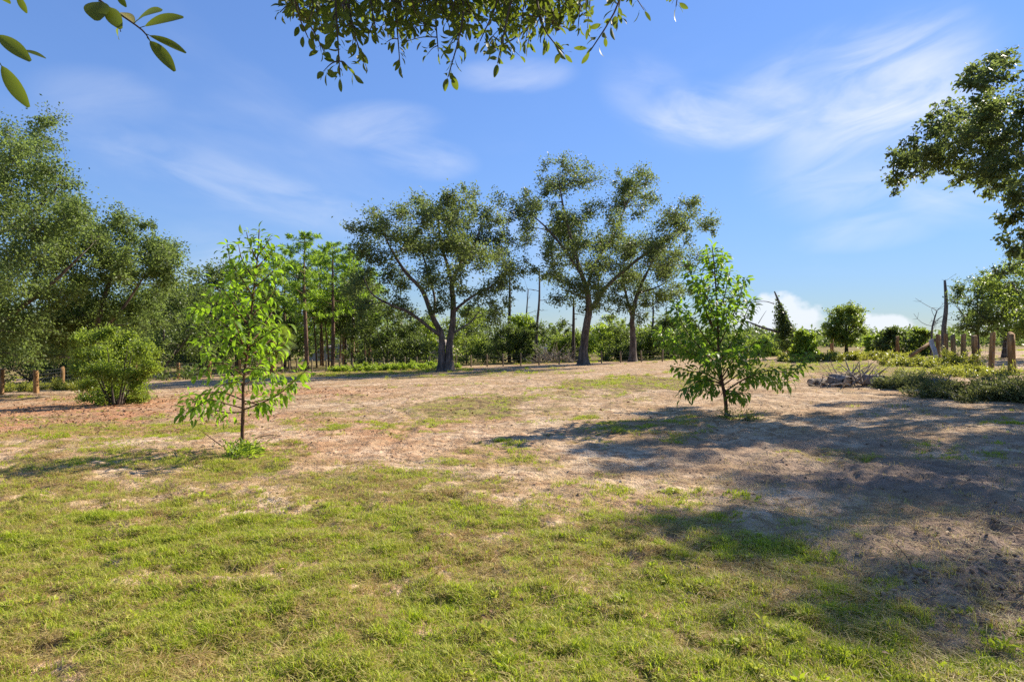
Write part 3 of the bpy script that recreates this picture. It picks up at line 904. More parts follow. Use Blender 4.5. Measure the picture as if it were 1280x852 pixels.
for k, (px, d, h) in enumerate([(396, 64, 7.5), (404, 67, 8), (411, 63, 7), (425, 66, 8), (433, 70, 8.4), (448, 65, 7.4), (456, 68, 7.2), (463, 64, 6.6)]):
    auto_pine(px, d, h, 1.1, 60 + k, NTH[k] + ' slender young pine from the left in the row of thin bare trunks', .62, 'row of slender young pines', .085, 12, .3)

# understorey beyond the far fence: (px, distance, height, radius, leaf, label)
LOOSE = [
    (472, 66, 6.4, 2.0, 'mid_leaf', 'loose taller green tree at the right end of the pine row'),
    (597, 70, 6.2, 1.9, 'mid_leaf', 'loose green tree behind the right limbs of the twin-stemmed oak'),
    (642, 68, 4.9, 1.5, 'mid_leaf', 'thin loose tree beside the short bare pole'),
    (700, 66, 4.3, 1.6, 'dark_leaf', 'dark uneven tree behind the pale heap of dead branches'),
    (765, 70, 4.9, 1.8, 'mid_leaf', 'loose green tree between the leaning oak and the shaded grey oak'),
    (852, 68, 4.3, 1.7, 'dark_leaf', 'dark loose tree behind the left half of the right sapling')]
for k, (px, d, h, rad, lm, lab) in enumerate(LOOSE):
    auto_broad('understory_tree', px, d, h, rad, 700 + k, lm, lab, .3, 11, 210, .24, trunk_r=.09)

UNDER = [
    (-12, 44, 5.0, 2.6, 'dark_leaf', 'dark tree beyond the fence at the very left edge, below the tall oak'),
    (38, 42, 4.6, 2.4, 'dark_leaf', 'dark tree directly behind the first thick fence post at left'),
    (84, 46, 4.8, 2.6, 'dark_leaf', 'dark tree behind the second thick fence post, left of the low bush'),
    (140, 47, 4.8, 2.6, 'dark_leaf', 'dark tree hidden mostly behind the low bush'),
    (456, 60, 4.0, 2.2, 'dark_leaf', 'dark evergreen bush at the right end of the thin pine row'),
    (484, 57, 5.2, 2.4, 'dark_leaf', 'dark evergreen tree under the left limb of the twin-stemmed oak'),
    (512, 58, 4.6, 2.0, 'dark_leaf', 'dark bushy tree touching the twin-stemmed oak on its left'),
    (533, 63, 3.8, 1.7, 'bright_leaf', 'bright green bush close behind the left stem of the twin-stemmed oak'),
    (583, 60, 4.4, 2.1, 'mid_leaf', 'green bush just right of the twin-stemmed oak'),
    (604, 66, 5.4, 2.2, 'dark_leaf', 'dark bush under the right limbs of the twin-stemmed oak'),
    (628, 60, 3.9, 2.2, 'dark_leaf', 'dark round bush left of the bright bush by the thin dead poles'),
    (652, 62, 3.6, 1.5, 'bright_leaf', 'bright yellow-green bush below the thin dead poles'),
    (668, 60, 3.2, 1.6, 'dark_leaf', 'dark cone-shaped bush left of the pale brush heap'),
    (712, 62, 3.2, 1.7, 'mid_leaf', 'green bush left of the leaning oak trunk'),
    (754, 62, 3.0, 1.9, 'bright_leaf', 'light green bush right of the leaning oak trunk'),
    (775, 60, 3.2, 1.7, 'dark_leaf', 'dark bush left of the shaded grey oak trunk'),
    (812, 62, 3.4, 2.0, 'mid_leaf', 'green bush right of the shaded grey oak trunk'),
    (838, 60, 3.3, 2.0, 'dark_leaf', 'dark bush behind the left branches of the right sapling'),
    (868, 64, 2.7, 2.0, 'mid_leaf', 'low green bush behind the right sapling, left of its stem'),
    (925, 66, 2.5, 2.0, 'mid_leaf', 'low green bush behind the right sapling, right of its stem'),
    (955, 60, 2.2, 1.7, 'mid_leaf', 'low green bush left of the vine-covered leaning snag'),
    (1006, 46, 1.9, 1.3, 'bright_leaf', 'small bright bush at the foot of the vine-covered leaning snag'),
    (1095, 58, 1.8, 1.5, 'bright_leaf', 'low bright bush right of the small round tree'),
    (1118, 50, 2.4, 1.9, 'dark_leaf', 'thin dark bush beside the lone fence post'),
    (1150, 48, 1.9, 1.2, 'mid_leaf', 'low green bush behind the leaning brace of the right fence'),
]
for k, (px, d, h, rad, lm, lab) in enumerate(UNDER):
    auto_broad('understory_tree' if h > 3.1 else 'bush', px, d, h * (1.18 if 440 < px < 700 else 1) * (.85 + .42 * ((k * 37) % 10) / 10), rad * (1.3 if px < 900 else .8), 96 + k, lm, lab, .06, 21, 260, .24, trunk_r=.08, cat='tree' if h > 3.1 else 'bush')

# right side trees
auto_broad('small_tree', 1058, 45, 3.9, 1.55, 135, 'mid_leaf', 'small round sunlit tree standing alone left of the right fence', .38, 40, 220, .2, trunk_r=.15)
auto_broad('live_oak', 1222, 44, 5.8, 1.9, 132, 'dark_leaf', 'dark loose oak right of the tall dead pole', .3, 16, 330, .2, twigs=9)
auto_broad('live_oak', 1256, 40, 5.9, 2.6, 133, 'dark_leaf', 'dense dark oak at the right edge above the fence posts', .25, 24, 420, .2)
auto_broad('live_oak', 1300, 36, 7.0, 2.8, 134, 'mid_leaf', 'green oak cut by the right edge above the nearest fence post', .3, 20, 420, .2)
snag(1181, 46, 350, .17, 141, 'tall broken dead pole above the right fence', stubs=3)
snag(1163, 47, 388, .08, 142, 'low twisted dead tree left of the tall broken pole', .5, 14)
snag(671, 60, 335, .13, 143, 'bare thin dead pole between the two big oaks', .25, 5)
snag(656, 64, 362, .10, 144, 'shorter bare pole with stubs left of the bare thin pole', .35, 8)
snag(637, 62, 345, .17, 145, 'dark dead trunk at the right edge of the twin-stemmed oak crown', 0, 9, mat='dark_bark')
snag(717, 58, 372, .16, 146, 'straight dark trunk close left of the leaning oak', 0, 6, mat='dark_bark')
snag(816, 64, 370, .13, 147, 'straight thin trunk right of the shaded grey oak', 0, 6, mat='dark_bark')
snag(833, 66, 385, .11, 148, 'thin trunk behind the left tip of the right sapling', 0, 5, mat='dark_bark')


def vine_snag():
    rg = np.random.default_rng(151); d = 50.0
    b0 = gnd(1004, d); tip = pt(968, 364, d)
    w = Acc(); l = Acc()
    P = np.array([b0 + [0, 0, -.1], b0 * .66 + tip * .34 + [.1, 0, 0], b0 * .33 + tip * .67, tip])
    q, rr = smooth_poly(P, [.26, .2, .14, .05], 8); w.tube(q, rr, 8)
    a = pt(974, 415, d); b = pt(935, 402, d - 1); w.tube(np.array([a, (a + b) / 2 + [0, 0, -.08], b]), [.11, .09, .05], 6)
    a = pt(968, 380, d); w.tube(bez(a, pt(955, 374, d), pt(946, 378, d), 6), np.linspace(.04, .015, 6), 4)
    a = pt(962, 404, d); w.tube(bez(pt(948, 404, d), pt(953, 395, d), pt(958, 388, d), 5), np.linspace(.03, .01, 5), 4)
    for k in range(90):
        t = rg.uniform(.0, .88) ** .8
        s = q[int((1 - t) * .0 + t * (len(q) - 1))]
        drop = rg.uniform(.3, 1.0) * (s[2] - b0[2]) * .85
        off = rg.normal(size=3) * np.array([.28, .45, .1]) * (1.3 - t)
        off[0] -= rg.uniform(0, .9) * (1 - t) * (.6 if t < .6 else .25)
        n = 46
        f = rg.random(n)[:, None]
        Q = s + off * np.minimum(1, f * 3) + np.array([0, 0, -1.0]) * drop * f + rg.normal(size=(n, 3)) * .11
        l.leaves(Q, rg.normal(size=(n, 3)) + [0, 0, -.8], .2 * rg.uniform(.6, 1.2, n), .11, rg)
        if k % 4 == 0: w.tube(np.array([s, s + off, s + off + [0, 0, -drop]]), .012, 3, cap=False)
    tree_thing('vine_covered_snag', b0, w, l, M['snag_bark'], M['dark_leaf'], 'leaning dead trunk draped in dark vines, pointed at the top', 'dead tree', lname='vines')


vine_snag()


# cabbage palm
def palm():
    d = 50.0; b0 = gnd(341, d); rg = np.random.default_rng(161)
    root = link('palm_tree', None, None, tuple(b0)); tag(root, 'short fan palm with a shaggy trunk behind the left sapling', 'palm')
    w = Acc(); h = 2.6
    q, rr = smooth_poly([[0, 0, -.1], [.05, 0, h * .4], [0, 0, h]], [.24, .22, .26]); w.tube(q, rr, 9)
    for k in range(60):
        a = rg.uniform(0, 6.28); z = rg.uniform(.4, h); r = .22
        s = np.array([math.cos(a) * r, math.sin(a) * r, z]); w.tube(np.array([s, s + [math.cos(a) * .16, math.sin(a) * .16, .22]]), [.05, .02], 4)
    link('trunk', w.mesh('trunk', M['post_wood']), root)
    f = Acc()
    f.tube(np.array([[0, 0, 0], [.5, 0, .1], [1.0, 0, .08]]), [.03, .022, .018], 4)
    n = 26
    for k in range(n):
        a = -1.9 + 3.8 * k / (n - 1)
        L = .95 * (1 - .18 * abs(a) / 1.9)
        dv = np.array([math.cos(a), math.sin(a), 0]); sd = np.array([-math.sin(a), math.cos(a), 0]) * .035
        p0 = np.array([1.0, 0, .08]); p1 = p0 + dv * L * .55 + [0, 0, .02]; p2 = p0 + dv * L + [0, 0, -.28]
        f.add(np.vstack([p0 - sd * .4, p0 + sd * .4, p1 + sd, p1 - sd, p2 + sd * .2, p2 - sd * .2]), [[0, 1, 2, 3], [3, 2, 4, 5]], np.full(6, rg.random()))
    me = f.mesh('frond', M['mid_leaf'])
    for k in range(34):
        o = link('frond', me, root, (0, 0, h - .05))
        el = R(70 - 125 * (k / 33.0)); o.rotation_euler = (rg.normal() * .25, -el, k * 2.4)
        s = rg.uniform(.8, 1.05); o.scale = (s, s, s)


palm()


# low bush on the left
def bush():
    rg = np.random.default_rng(171); d = 21.0
    b0 = gnd(145, d)
    lim = []
    for k in range(9):
        a = k * .7; r = rg.uniform(.5, 1.2)
        lim.append((np.array([b0 + [math.cos(a) * .15, math.sin(a) * .15, -.05], b0 + [math.cos(a) * r * .5, math.sin(a) * r * .5, .6], b0 + [math.cos(a) * r, math.sin(a) * r, 1.5 + rg.random() * .5]]), [.035, .025, .01]))
    cl = [(290, 640, 30), (240, 650, 30), (330, 660, 30), (220, 690, 30), (380, 680, 32), (270, 690, 40), (340, 700, 40), (210, 730, 28), (400, 720, 28), (290, 740, 44), (360, 745, 36), (240, 770, 32),
          (310, 785, 34), (370, 785, 28), (260, 800, 26), (340, 805, 24), (230, 805, 22), (380, 805, 20), (300, 815, 26), (350, 820, 20), (265, 818, 20), (250, 735, 34), (385, 745, 28), (205, 650, 20), (300, 625, 18), (350, 640, 20), (410, 690, 18), (420, 730, 14), (265, 640, 26), (320, 720, 40)]
    K = []
    for (cx, cy, r) in cl:
        x = 0 + cx / 2.13; y = 120 + cy / 2.13
        dd = d + rg.uniform(-.9, .9); rr = r / 2.13 / F * dd
        c = pt(x, y, dd); c[2] += .0
        g = gz(c[0], c[1])
        c[2] = max(c[2], g + rr * .55)
        K.append((c, np.array([rr, rr, rr * .85])))
    w, l = grow(lim, K, rg, .085, .038, 1000, 26, -.15, .006, 5, .35)
    tree_thing('bush', b0, w, l, M['dark_bark'], M['bush_leaf'], 'low rounded yellow-green bush on the dirt at left', 'bush', wname='stem', lname='foliage')


bush()


# ------------------------------------------------------------------ saplings with single leaves
def leaf_mesh(name, mat, L, W, fold=.25, droop=.35, seg=4, wavy=0.0, blunt=.8):
    """one leaf along +X: two halves folded at the midrib, with a short stalk"""
    a = Acc()
    xs = np.linspace(0, 1, seg + 1); prof = np.maximum(0, np.sin(np.pi * xs ** (.85 if blunt > .7 else 1.1))) ** blunt; prof[0] = .04; prof[-1] = .03 if blunt > .7 else .22
    z = -droop * L * xs ** 2 + .04 * L * np.sin(xs * 3)
    c = np.stack([.12 * L + xs * L, 0 * xs, z], 1)
    e = np.stack([0 * xs, prof * W * .5, prof * W * .5 * fold + wavy * W * np.sin(xs * 11)], 1)
    v = np.vstack([c + e * [1, -1, 1], c, c + e]); n = seg + 1
    q = [[i, i + 1, n + i + 1, n + i] for i in range(seg)] + [[n + i, n + i + 1, 2 * n + i + 1, 2 * n + i] for i in range(seg)]
    a.add(v, q, np.concatenate([np.full(n, .65), np.full(n, .25), np.full(n, .65)]))
    a.tube(np.array([[0, 0, 0], [.13 * L, 0, .005 * L]]), .012 * L, 3, cap=False)
    return a.mesh(name, mat)


def orient(D, N):
    x = Vector(D).normalized(); n = Vector(N); z = (n - x * n.dot(x))
    if z.length < 1e-4: z = Vector((0, 0, 1)) - x * x.z
    z.normalize(); y = z.cross(x)
    return Matrix((x, y, z)).transposed().to_quaternion()


def sapling(base, stems, rg, label, leafmat, barkmat, L, dens, name='sapling_tree', limit=300, Wr=.42, thing_cat='sapling'):
    """stems: [(points, radii, first leaf fraction)]: the first is the trunk"""
    root = link(name, None, None, tuple(base)); tag(root, label, thing_cat)
    base = np.asarray(base, float)
    meshes = [leaf_mesh('leaf', leafmat, L * s, L * s * Wr * rg.uniform(.9, 1.1), rg.uniform(.15, .4), dr, 4, wv)
              for s, dr, wv in ((.75, .3, 0), (.95, .5, .02), (1.1, .4, .03), (1.2, .62, 0), (1.0, .2, .02), (.85, .55, .03))]
    LV = []
    for k, (p, r, t0) in enumerate(stems):
        q, rr = smooth_poly(np.asarray(p) - base, r, 5)
        w = Acc(); w.tube(q, rr, 8 if k == 0 else 5)
        link('trunk' if k == 0 else 'branch', w.mesh('trunk' if k == 0 else 'branch', M[barkmat]), root)
        seg = np.linalg.norm(np.diff(q, axis=0), axis=1); cum = np.concatenate([[0], np.cumsum(seg)]); T = cum[-1]
        n = int(T * (1 - t0) * dens)
        for j in range(n):
            f = t0 + (1 - t0) * (j + rg.random() * .8) / n
            s = min(f * T, T * .999); i = int(np.searchsorted(cum, s)) - 1; i = max(0, min(i, len(q) - 2))
            u = (s - cum[i]) / seg[i]
            P = q[i] + (q[i + 1] - q[i]) * u; D = (q[i + 1] - q[i]) / seg[i]
            a = j * 2.4 + rg.normal() * .3
            ref = np.cross(D, [0.3, 0.2, 1]); ref /= np.linalg.norm(ref); bi = np.cross(D, ref)
            out = ref * math.cos(a) + bi * math.sin(a)
            d = out * .9 + D * .45 + np.array([0, 0, -.35]) + rg.normal(size=3) * .25
            # short side twig carrying the leaf away from the branch
            off = rg.random() ** 1.5 * .16 * (L / .14)
            LV.append((P + out * off + rg.normal(size=3) * .01, d, np.array([0, 0, 1]) + out * .5 + rg.normal(size=3) * .35))
        LV.append((q[-1], q[-1] - q[-2] + np.array([0, 0, -.01]), np.array([0, 0, 1.])))
    idx = rg.permutation(len(LV)); rest = Acc()
    for c, i in enumerate(idx):
        P, D, N = LV[i]; me = meshes[int(rg.integers(len(meshes)))]; qn = orient(D, N); s = rg.uniform(.45, 1.2) if rg.random() < .5 else rg.uniform(.8, 1.15)
        if c < limit:
            o = link('leaf', me, root, tuple(P)); o.rotation_mode = 'QUATERNION'; o.rotation_quaternion = qn; o.scale = (s, s, s)
        else:
            mt = Matrix.LocRotScale(Vector(P), qn, Vector((s, s, s)))
            v = np.array([mt @ x.co for x in me.vertices]); f = [list(pl.vertices) for pl in me.polygons]
            rest.add(v, f, np.full(len(v), rg.random()))
    if rest.v:
        o = link('foliage', rest.mesh('foliage', leafmat), root); o['kind'] = 'stuff'
    return root


def auto_stems(d, trunk, branches, rg, depth):
    """trunk and branches in photograph pixels; depth spread gives the branches their third dimension"""
    st = []
    tp = np.array([pt(x, y, d) for x, y in trunk])
    st.append(tp)
    for pts, dz, n in branches:
        p = np.array([pt(x, y, d + dz * k / (len(pts) - 1) * depth) for k, (x, y) in enumerate(pts)])
        st.append(p)
    return st


def left_sapling():
    rg = np.random.default_rng(201)
    bx, d = gp(303, 566); b0 = gnd(303, d)
    tr = [(303, 568), (303, 535), (304, 505), (304, 480), (309, 440), (313, 400), (318, 355), (322, 320), (324, 286)]
    br = [([(304, 510), (285, 505), (262, 500), (240, 512), (225, 520)], -1, 0), ([(304, 515), (280, 515), (255, 508), (232, 492)], 1, 0), ([(304, 500), (275, 490), (250, 495), (240, 515)], .3, 0),
          ([(304, 512), (330, 502), (352, 490), (374, 470), (384, 462)], -.8, 0), ([(304, 505), (328, 500), (345, 495), (362, 482)], 1, 0), ([(304, 500), (322, 505), (340, 508)], 0, 0),
          ([(304, 482), (285, 462), (268, 445), (250, 430)], 1, 0), ([(306, 470), (282, 455), (262, 455), (245, 468)], -1, 0), ([(305, 470), (325, 455), (342, 440), (356, 428)], .8, 0), ([(306, 460), (330, 462), (350, 468)], -.9, 0),
          ([(309, 440), (290, 415), (270, 398), (245, 385)], .2, 0), ([(309, 445), (288, 425), (268, 420), (243, 422)], -1, 0), ([(310, 435), (330, 420), (345, 410), (360, 405)], -.5, 0), ([(310, 430), (325, 415), (340, 390)], 1, 0),
          ([(312, 410), (295, 385), (280, 365), (262, 358)], -.8, 0), ([(313, 400), (296, 370), (285, 345)], .8, 0), ([(314, 395), (332, 378), (345, 360)], .3, 0), ([(313, 405), (290, 392), (265, 378), (238, 392)], .9, 0),
          ([(316, 370), (300, 345), (288, 325), (284, 305)], -.3, 0), ([(317, 360), (335, 345), (350, 330)], -.6, 0), ([(318, 350), (303, 325), (298, 305)], .6, 0), ([(320, 335), (335, 320), (345, 308)], .5, 0),
          ([(321, 325), (312, 305), (308, 290)], -.5, 0), ([(322, 320), (333, 305), (338, 296)], .2, 0), ([(308, 445), (300, 420), (292, 400)], -1, 0), ([(307, 450), (325, 435), (338, 425)], .9, 0),
          ([(305, 478), (290, 478), (272, 482)], -.9, 0), ([(305, 480), (320, 475), (335, 478)], .9, 0)]
    S = auto_stems(d, tr, br, rg, .75)
    S[0][0] = b0 + [0, 0, -.05]
    stems = [(S[0], np.linspace(.032, .008, len(tr)), .42)] + [(p, np.linspace(.013, .004, len(p)), .18) for p in S[1:]]
    sapling(b0, stems, rg, 'bright green young sapling with leafy branches low on its stem, on the left', M['sapling_leaf'], 'sapling_bark', .128, 62)


def right_sapling():
    rg = np.random.default_rng(202)
    bx, d = gp(908, 521); b0 = gnd(908, d)
    sc = 754 / 230.0
    C = lambda lst: [(800 + x / sc, 280 + y / sc) for x, y in lst]
    tr = C([(355, 790), (350, 720), (335, 640), (325, 560), (320, 470), (318, 380), (312, 280), (305, 180), (295, 90)])
    br = [(C(l), z, 0) for l, z in [
        ([(335, 640), (270, 560), (190, 520), (110, 470), (70, 445)], -.6), ([(330, 600), (250, 540), (170, 490), (120, 440)], .6), ([(340, 650), (260, 610), (190, 600), (130, 580)], .2),
        ([(325, 580), (240, 500), (180, 420), (140, 330)], -.8), ([(322, 540), (250, 440), (200, 370), (150, 320)], .5), ([(335, 650), (260, 640), (210, 660), (190, 700)], -1), ([(340, 660), (290, 640), (250, 650), (225, 700)], .8),
        ([(320, 460), (270, 360), (235, 280), (205, 200), (195, 170)], -.4), ([(320, 470), (280, 390), (255, 310), (235, 240)], .6), ([(318, 400), (285, 330), (260, 260), (250, 210)], -1),
        ([(345, 690), (400, 650), (460, 620), (540, 600), (620, 610), (660, 570), (685, 520)], -.5), ([(342, 660), (420, 600), (480, 540), (530, 480)], .7), ([(340, 640), (400, 580), (440, 520), (470, 480)], -.9), ([(345, 690), (420, 640), (500, 620), (560, 650), (620, 640)], .9),
        ([(325, 560), (380, 480), (420, 400), (450, 330), (465, 310)], .4), ([(322, 500), (360, 420), (395, 340), (420, 260), (440, 220)], -.5), ([(320, 430), (350, 360), (380, 300), (400, 240)], .9), ([(318, 370), (345, 300), (360, 230), (370, 190)], -.3),
        ([(312, 280), (330, 210), (340, 150), (335, 110)], .4), ([(308, 220), (285, 160), (275, 110)], .4), ([(325, 560), (290, 490), (270, 440)], 1.1), ([(325, 560), (360, 520), (400, 500)], 1.1), ([(330, 620), (300, 560), (260, 530)], -1.2), ([(335, 630), (380, 560), (400, 520)], -1.1),
        ([(340, 660), (300, 660), (270, 690)], -.3), ([(345, 680), (400, 690), (420, 720)], .3), ([(350, 720), (380, 700), (430, 690)], -.6), ([(320, 450), (300, 400), (290, 340)], .9), ([(320, 450), (345, 400), (360, 350)], -1)]]
    S = auto_stems(d, tr, br, rg, 1.0)
    S[0][0] = b0 + [0, 0, -.05]
    stems = [(S[0], np.linspace(.045, .009, len(tr)), .38)] + [(p, np.linspace(.017, .005, len(p)), .25) for p in S[1:]]
    sapling(b0, stems, rg, 'dark green glossy-leaved sapling with spreading branches, on the right', M['sapling_leaf_dark'], 'sapling_bark', .142, 100, Wr=.48)


left_sapling(); right_sapling()


# ------------------------------------------------------------------ branches hanging in from the tree above the camera
def overhanging_oak():
    rg = np.random.default_rng(301)
    base = np.array([-.9, -3.2, gz(-.9, -3.2)])
    root = link('overhanging_oak', None, None, tuple(base)); tag(root, 'leafy oak branches hanging into the top of the picture from overhead', 'tree')
    w = Acc()
    q, rr = smooth_poly([[0, 0, -.2], [0.05, 0, 1.5], [.1, .1, 3.2], [.2, .3, 4.6], [.1, .4, 7.0]], [.34, .27, .24, .2, .05]); w.tube(q, rr, 10)
    link('trunk', w.mesh('trunk', M['oak_bark']), root)
    lim = [np.array([base + [.1, .1, 3.0], [-.7, -1.2, 3.9], [-.35, 1.0, 3.75], [-.1, 2.5, 3.45], [.25, 3.4, 3.3]]),
           np.array([base + [.1, .1, 2.6], [-1.1, -1.3, 3.3], [-1.3, .3, 3.0], [-1.25, 1.0, 2.75], [-1.05, 1.25, 2.52]])]
    LV = []      # (P, D, N, scale, mesh kind)
    stemacc = []
    def twig(p, r, t0, dens, sc, off=.02):
        q, rr = smooth_poly(p, r, 4)
        w = Acc(); w.tube(q - base, rr, 4); stemacc.append(w)
        seg = np.linalg.norm(np.diff(q, axis=0), axis=1); cum = np.concatenate([[0], np.cumsum(seg)]); T = cum[-1]
        n = max(3, int(T * (1 - t0) * dens))
        for j in range(n):
            f = t0 + (1 - t0) * (j + rg.random()) / n
            s = min(f * T, T * .999); i = max(0, min(int(np.searchsorted(cum, s)) - 1, len(q) - 2))
            P = q[i] + (q[i + 1] - q[i]) * (s - cum[i]) / seg[i]; D = (q[i + 1] - q[i]) / seg[i]
            a = rg.uniform(0, 6.28); ref = np.cross(D, [.3, .2, 1]); ref /= np.linalg.norm(ref); bi = np.cross(D, ref)
            out = ref * math.cos(a) + bi * math.sin(a)
            LV.append((P + out * off * rg.random(), out + D * rg.uniform(.3, 1.2) + np.array([0, 0, -.15]), rg.normal(size=3) + [0, 0, .4], sc * rg.uniform(.55, 1.2)))
        LV.append((q[-1], q[-1] - q[-2], rg.normal(size=3) + [0, 0, .6], sc))
        return q
    for k, l in enumerate(lim):
        q, rr = smooth_poly(l, np.linspace(.11, .02, len(l)) if k == 0 else np.linspace(.06, .008, len(l)), 6)
        w = Acc(); w.tube(q - base, rr, 8); link('limb', w.mesh('limb', M['oak_bark']), root)
    # sprays: end pixel, distance
    sprays = [(385, 55, 2.3), (425, 112, 2.2), (448, 70, 2.5), (395, 30, 2.7), (470, 45, 2.4), (510, 60, 2.9), (560, 112, 2.3), (548, 75, 2.7), (500, 95, 2.8), (600, 60, 2.4), (622, 92, 2.3), (610, 75, 2.6),
              (650, 45, 2.6), (690, 35, 2.5), (705, 78, 2.4), (738, 74, 2.3), (350, 18, 2.6), (365, 8, 2.4), (845, 10, 2.4), (570, 40, 3.0), (530, 25, 2.8), (660, 65, 2.9), (480, 20, 3.0), (430, 35, 3.0),
              (640, 22, 3.1), (590, 20, 2.7), (715, 25, 3.0), (555, 20, 2.4), (405, 75, 2.6), (455, 90, 2.7), (680, 15, 2.8)]
    for (px, py, d) in sprays:
        py *= .86
        e = pt(px, py, d)
        s = e + np.array([rg.normal() * .12, rg.normal() * .15, 0]); s[2] = CAMZ + 436 / F * d + rg.uniform(.05, .2)
        k = 3.35
        a = np.array([np.clip(s[0] * .9, -1.1, .6), s[1] + .1, max(s[2] + .12, k)])
        m_ = (s + e) / 2 + rg.normal(size=3) * .03
        q = twig(np.array([a, s, m_, e]), [.006, .005, .0035, .0018], .3, 88, .042)
        L = np.linalg.norm(e - s)
        for j in range(int(1 + L * 7)):
            i = int(rg.integers(4, len(q) - 1)); b = q[i]
            dv = rg.normal(size=3); dv[2] = -abs(dv[2]) * .4; dv /= np.linalg.norm(dv)
            LL = rg.uniform(.05, .13)
            twig(np.array([b, b + dv * LL * .5 + [0, 0, .008], b + dv * LL]), [.003, .002, .0012], .1, 60, .036)
    # the dense roof of leaves along the top edge
    for k in range(130):
        d = rg.uniform(2.3, 3.4); px = rg.uniform(385, 735); e = pt(px, rg.uniform(-25, 40), d)
        s = e + np.array([rg.normal() * .1, rg.normal() * .1, rg.uniform(.15, .3)])
        twig(np.array([s, (s + e) / 2 + rg.normal(size=3) * .03, e]), [.005, .003, .0015], .1, 80, .038)
    meshes = [leaf_mesh('leaf', M['over_leaf'], 1.0, .38 * f, fo, dr, 6, wv, blunt=.6) for f, fo, dr, wv in ((1, .2, .1, .0), (1.25, .3, .2, .03), (.85, .1, .05, .02), (1.1, .4, .25, 0))]
    idx = rg.permutation(len(LV)); rest = Acc()
    # largest in view first: those low in the picture hang free of the others
    vis = [i for i in idx if (426 - (LV[i][0][2] - CAMZ) / LV[i][0][1] * F) > 2]
    oth = [i for i in idx if i not in set(vis)]
    allv = np.array([[x.co[:] for x in m_.vertices] for m_ in meshes]); faces = [list(pl.vertices) for pl in meshes[0].polygons]
    for c, i in enumerate(vis + oth):
        P, D, N, s = LV[i]; k = int(rg.integers(len(meshes))); qn = orient(D, N); s *= 1.12
        if c < 282:
            o = link('leaf', meshes[k], root, tuple(P - base)); o.rotation_mode = 'QUATERNION'; o.rotation_quaternion = qn; o.scale = (s, s, s)
        else:
            A = np.array(qn.to_matrix()); rest.add(allv[k] @ A.T * s + (P - base), faces, np.full(len(allv[k]), rg.random()))
    o = link('foliage', rest.mesh('foliage', M['over_leaf']), root); o['kind'] = 'stuff'
    tw = Acc()
    for a in stemacc:
        for v, q in zip(a.v, a.q): tw.add(v, q)
    # near twigs at the upper left: stem and big leaves placed one by one
    d = 1.15
    def st(pts, r):
        q, rr = smooth_poly([pt(x, y, d) for x, y in pts], r, 3); a = Acc(); a.tube(q - base, rr, 5); link('twig', a.mesh('twig', M['dark_bark']), root)
    st([(60, -60), (124, 0), (150, 18), (178, 38), (188, 52)], [.003, .0022, .0019, .0016, .001])
    st([(-60, -40), (-30, 20), (-12, 55), (-3, 92)], [.004, .003, .0025, .0015])
    st([(60, -60), (10, -40), (-60, -40)], [.004, .004, .005])
    st([(124, 0), (140, 16), (148, 30), (151, 40)], [.0012, .001, .0008, .0008])
    o = link('twigs', tw.mesh('twigs', M['dark_bark']), root); o['kind'] = 'stuff'
    big = [((175, 35), (227, 20), .40, 0), ((181, 42), (231, 64), .24, 0), ((184, 47), (217, 86), .26, 0), ((124, 0), (121, 24), .75, 0), ((133, 7), (150, 34), .42, 0), ((166, 30), (200, 12), .52, 0), ((170, 32), (149, 14), .36, 1),
           ((146, -8), (157, 8), .35, 0), ((-8, 40), (36, 74), .33, 0), ((24, 62), (57, 72), .40, 0), ((-2, 76), (34, 132), .30, 0), ((20, -10), (33, 16), .38, 0), ((-6, -4), (12, 4), .6, 0), ((148, 34), (148, 49), .5, 0)]
    for (a, b, asp, yl) in big:
        p0 = pt(a[0], a[1], d); p1 = pt(b[0], b[1], d + rg.uniform(-.04, .04)); L = np.linalg.norm(p1 - p0) / 1.1
        me = leaf_mesh('leaf', M['yellow_leaf'] if yl else M['over_leaf'], L, L * asp, .22, .06, 9, blunt=.62)
        o = link('leaf', me, root, tuple(p0 - base)); o.rotation_mode = 'QUATERNION'
        o.rotation_quaternion = orient(p1 - p0, np.array([rg.normal() * .2, -.8, .45 + rg.normal() * .2]))
        if yl: o['label'] = 'yellowed leaf'


overhanging_oak()


# ------------------------------------------------------------------ fences
def post_mesh(r, h, seed, mat, sq=False):
    rg = np.random.default_rng(seed); a = Acc()
    z = np.array([-.15, .0, h * .35, h * .7, h - .02, h]); rr = r * np.array([1.06, 1.05, 1.0, .98, .97, .88])
    p = np.stack([rg.normal(size=6) * r * .05, rg.normal(size=6) * r * .05, z], 1); p[0, :2] = 0
    a.tube(p, rr, 10)
    return a.mesh('post', mat)


